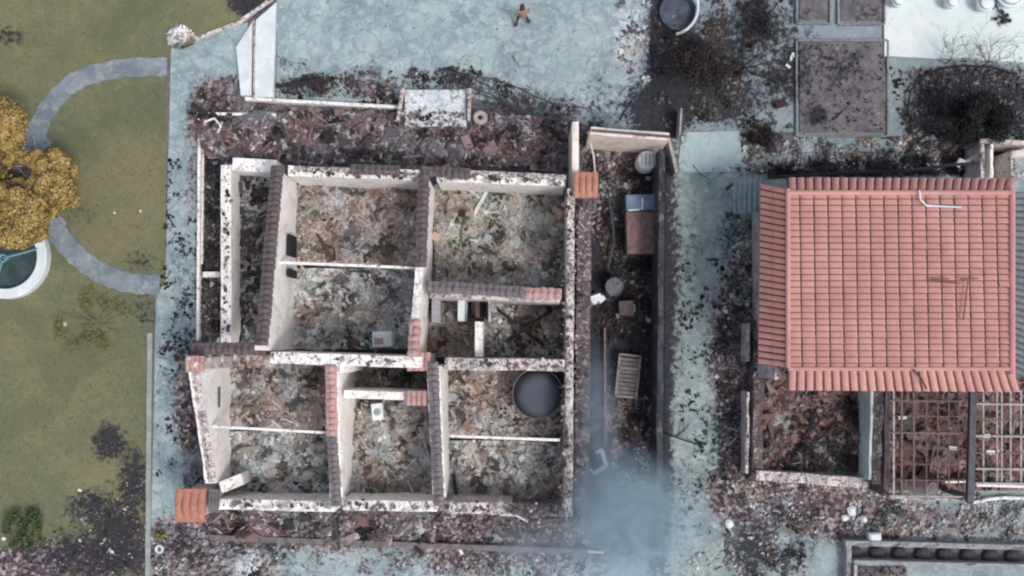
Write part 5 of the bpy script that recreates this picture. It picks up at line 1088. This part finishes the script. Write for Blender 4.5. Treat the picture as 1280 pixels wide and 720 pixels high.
# ------------------------------------------------------------------ person on the yard
def person():
    foot = G(653, 28); e = empty('person', (foot.x, foot.y, 0.024), 'person in tan clothes and dark cap walking on the concrete yard', 'person')
    J = {'pel': (0, 0, .95), 'ch': (0, .03, 1.25), 'nk': (0, .04, 1.45), 'hd': (0, .06, 1.56), 'ht': (0, .06, 1.68),
         'hL': (-.1, 0, .9), 'kL': (-.19, .02, .5), 'aL': (-.27, -.22, .1), 'tL': (-.29, -.05, .07), 'hR': (.1, 0, .9), 'kR': (.19, .04, .5), 'aR': (.28, -.06, .1), 'tR': (.3, .1, .07),
         'sL': (-.19, .03, 1.4), 'eL': (-.28, -.08, 1.13), 'wL': (-.27, .08, .9), 'mL': (-.26, .12, .82), 'sR': (.19, .03, 1.4), 'eR': (.28, .05, 1.13), 'wR': (.27, .22, .95), 'mR': (.26, .27, .9)}
    E = [('pel', 'ch'), ('ch', 'nk'), ('nk', 'hd'), ('hd', 'ht'), ('pel', 'hL'), ('hL', 'kL'), ('kL', 'aL'), ('aL', 'tL'), ('pel', 'hR'), ('hR', 'kR'), ('kR', 'aR'), ('aR', 'tR'), ('ch', 'sL'), ('sL', 'eL'), ('eL', 'wL'), ('wL', 'mL'), ('ch', 'sR'), ('sR', 'eR'), ('eR', 'wR'), ('wR', 'mR')]
    RD = {'pel': .15, 'ch': .16, 'nk': .06, 'hd': .09, 'ht': .085, 'hL': .1, 'kL': .065, 'aL': .06, 'tL': .055, 'hR': .1, 'kR': .065, 'aR': .06, 'tR': .055, 'sL': .07, 'eL': .05, 'wL': .035, 'mL': .035, 'sR': .07, 'eR': .05, 'wR': .035, 'mR': .035}
    names = list(J); me = bpy.data.meshes.new('body'); me.from_pydata([J[k] for k in names], [(names.index(a), names.index(b)) for a, b in E], [])
    o = bpy.data.objects.new('body', me); sc.collection.objects.link(o); o.parent = e
    sk = o.modifiers.new('skin', 'SKIN'); 
    for i, k in enumerate(names): me.skin_vertices[0].data[i].radius = (RD[k], RD[k]); me.skin_vertices[0].data[i].use_root = (k == 'pel')
    sb = o.modifiers.new('sub', 'SUBSURF'); sb.levels = 2; sb.render_levels = 2
    dg = bpy.context.evaluated_depsgraph_get(); m2 = bpy.data.meshes.new_from_object(o.evaluated_get(dg)); o.modifiers.clear(); o.data = m2
    skin = simple('skin', srgb(190, 146, 124), srgb(176, 132, 112), 8, .6); trou = simple('grey_trousers', srgb(84, 80, 82), srgb(68, 66, 70), 10); boots = simple('boots', srgb(46, 46, 50), srgb(36, 36, 40)); jk = simple('tan_jacket', srgb(158, 132, 116), srgb(140, 116, 102), 10)
    m2.materials.clear()
    for m_ in (skin, trou, boots, jk): m2.materials.append(m_)
    for p in m2.polygons:
        c = p.center; p.use_smooth = True
        p.material_index = 2 if c.z < .16 else 3 if (c.z > .9 and c.z < 1.46 and abs(c.x) < .5 and not (c.z < .97 and abs(c.x) > .2)) else 0 if (c.z >= 1.46 or abs(c.x) > .225) else 1
        if c.z < .78 and c.z >= .16: p.material_index = 1
    mb = MB(); x, y, z = foot.x, foot.y + .06, 1.66
    mb.lathe((x, y, z), [(.115, -.02), (.112, .05), (.08, .1), (.0001, .125)], 16); mb.lathe((x, y + .08, z - .01), [(.1, 0), (.1, .012)], 16); mb.build('cap', simple('maroon_cap', srgb(84, 50, 66), srgb(70, 44, 58)), e, smooth=True)
    for sx in (-1, 1):     # fingers and thumb on each hand
        mx, my, mz = (.26 * sx, .12 if sx < 0 else .27, .82 if sx < 0 else .9)
        mb = MB()
        for k in range(4): yy = my - .028 + k * .019; mb.tube([(foot.x + mx, foot.y + yy, mz + .02), (foot.x + mx, foot.y + yy + .004, mz - .045 - .006 * (k in (1, 2))), (foot.x + mx - .012 * sx, foot.y + yy + .01, mz - .075 - .008 * (k in (1, 2)))], [.01, .009, .007], 5)
        mb.tube([(foot.x + mx, foot.y + my + .03, mz + .03), (foot.x + mx - .01 * sx, foot.y + my + .06, mz), (foot.x + mx - .015 * sx, foot.y + my + .065, mz - .03)], [.011, .01, .008], 5)
        mb.build('fingers', skin, e, smooth=True)
    mb = MB()
    for sx in (-1, 1): mb.lathe((foot.x + .035 * sx, foot.y + .06 + .085, 1.6), [(.0001, -.012), (.012, 0), (.0001, .012)], 8)
    mb.build('eyes', boots, e)
    mb = MB(); mb.box((foot.x, foot.y + .06 + .1, 1.575), (.022, .03, .035), 0, (.3, 0), .6); mb.build('nose', skin, e)
person()

# ------------------------------------------------------------------ smoke
def smoke(name, label, px, py, rx, ry, z, hz, dens, col, seed):
    q = G(px, py, z); mb = MB(); n = 24; prof = [(max(.0001, math.sin(math.pi * i / 10)), -math.cos(math.pi * i / 10)) for i in range(11)]
    mb.lathe((0, 0, 0), prof, 24)
    mb.v = [(v[0] * rx / M2, v[1] * ry / M2, v[2] * hz) for v in mb.v]
    t = bpy.data.materials.new('blue_smoke'); t.use_nodes = True; nt = t.node_tree; nt.nodes.remove(nt.nodes['Principled BSDF'])
    pv = nt.nodes.new('ShaderNodeVolumePrincipled'); pv.inputs['Color'].default_value = col; pv.inputs['Anisotropy'].default_value = .1
    co = nt.nodes.new('ShaderNodeTexCoord'); mp = nt.nodes.new('ShaderNodeMapping'); mp.inputs['Scale'].default_value = (M2 / rx, M2 / ry, 1 / hz)
    ln = nt.nodes.new('ShaderNodeVectorMath'); ln.operation = 'LENGTH'
    mr = nt.nodes.new('ShaderNodeMapRange'); mr.interpolation_type = 'SMOOTHSTEP'; mr.inputs['From Min'].default_value = .98; mr.inputs['From Max'].default_value = .15
    ns = nt.nodes.new('ShaderNodeTexNoise'); ns.inputs['Scale'].default_value = .65; ns.inputs['Detail'].default_value = 6; ns.inputs['Distortion'].default_value = 1.4
    n2 = nt.nodes.new('ShaderNodeMapRange'); n2.inputs['From Min'].default_value = .4; n2.inputs['From Max'].default_value = .68; n2.inputs['To Min'].default_value = .3; n2.inputs['To Max'].default_value = 2.0
    mu = nt.nodes.new('ShaderNodeMath'); mu.operation = 'MULTIPLY'; m3 = nt.nodes.new('ShaderNodeMath'); m3.operation = 'MULTIPLY'; m3.inputs[1].default_value = dens
    L = nt.links.new; L(co.outputs['Object'], mp.inputs[0]); L(mp.outputs[0], ln.inputs[0]); L(ln.outputs['Value'], mr.inputs['Value'])
    L(co.outputs['Object'], ns.inputs['Vector']); L(ns.outputs['Fac'], n2.inputs['Value']); L(mr.outputs[0], mu.inputs[0]); L(n2.outputs[0], mu.inputs[1]); L(mu.outputs[0], m3.inputs[0]); L(m3.outputs[0], pv.inputs['Density'])
    L(pv.outputs[0], nt.nodes['Material Output'].inputs['Volume'])
    o = mb.build(name, t); o.location = (q.x, q.y, z); tag(o, label, None, None, 'stuff'); return o
smoke('smoke', 'blue smoke plume at the foot of the alley', 786, 660, 98, 108, 3.4, 3.0, .68, (.62, .81, .92, 1), 1)
smoke('smoke', 'thin blue smoke drifting up the alley', 746, 560, 40, 150, 2.6, 2.2, .30, (.6, .77, .9, 1), 2)
smoke('smoke', 'faint smoke over the ground below the tank room', 690, 690, 100, 60, 2.6, 2.0, .22, (.62, .76, .88, 1), 3)
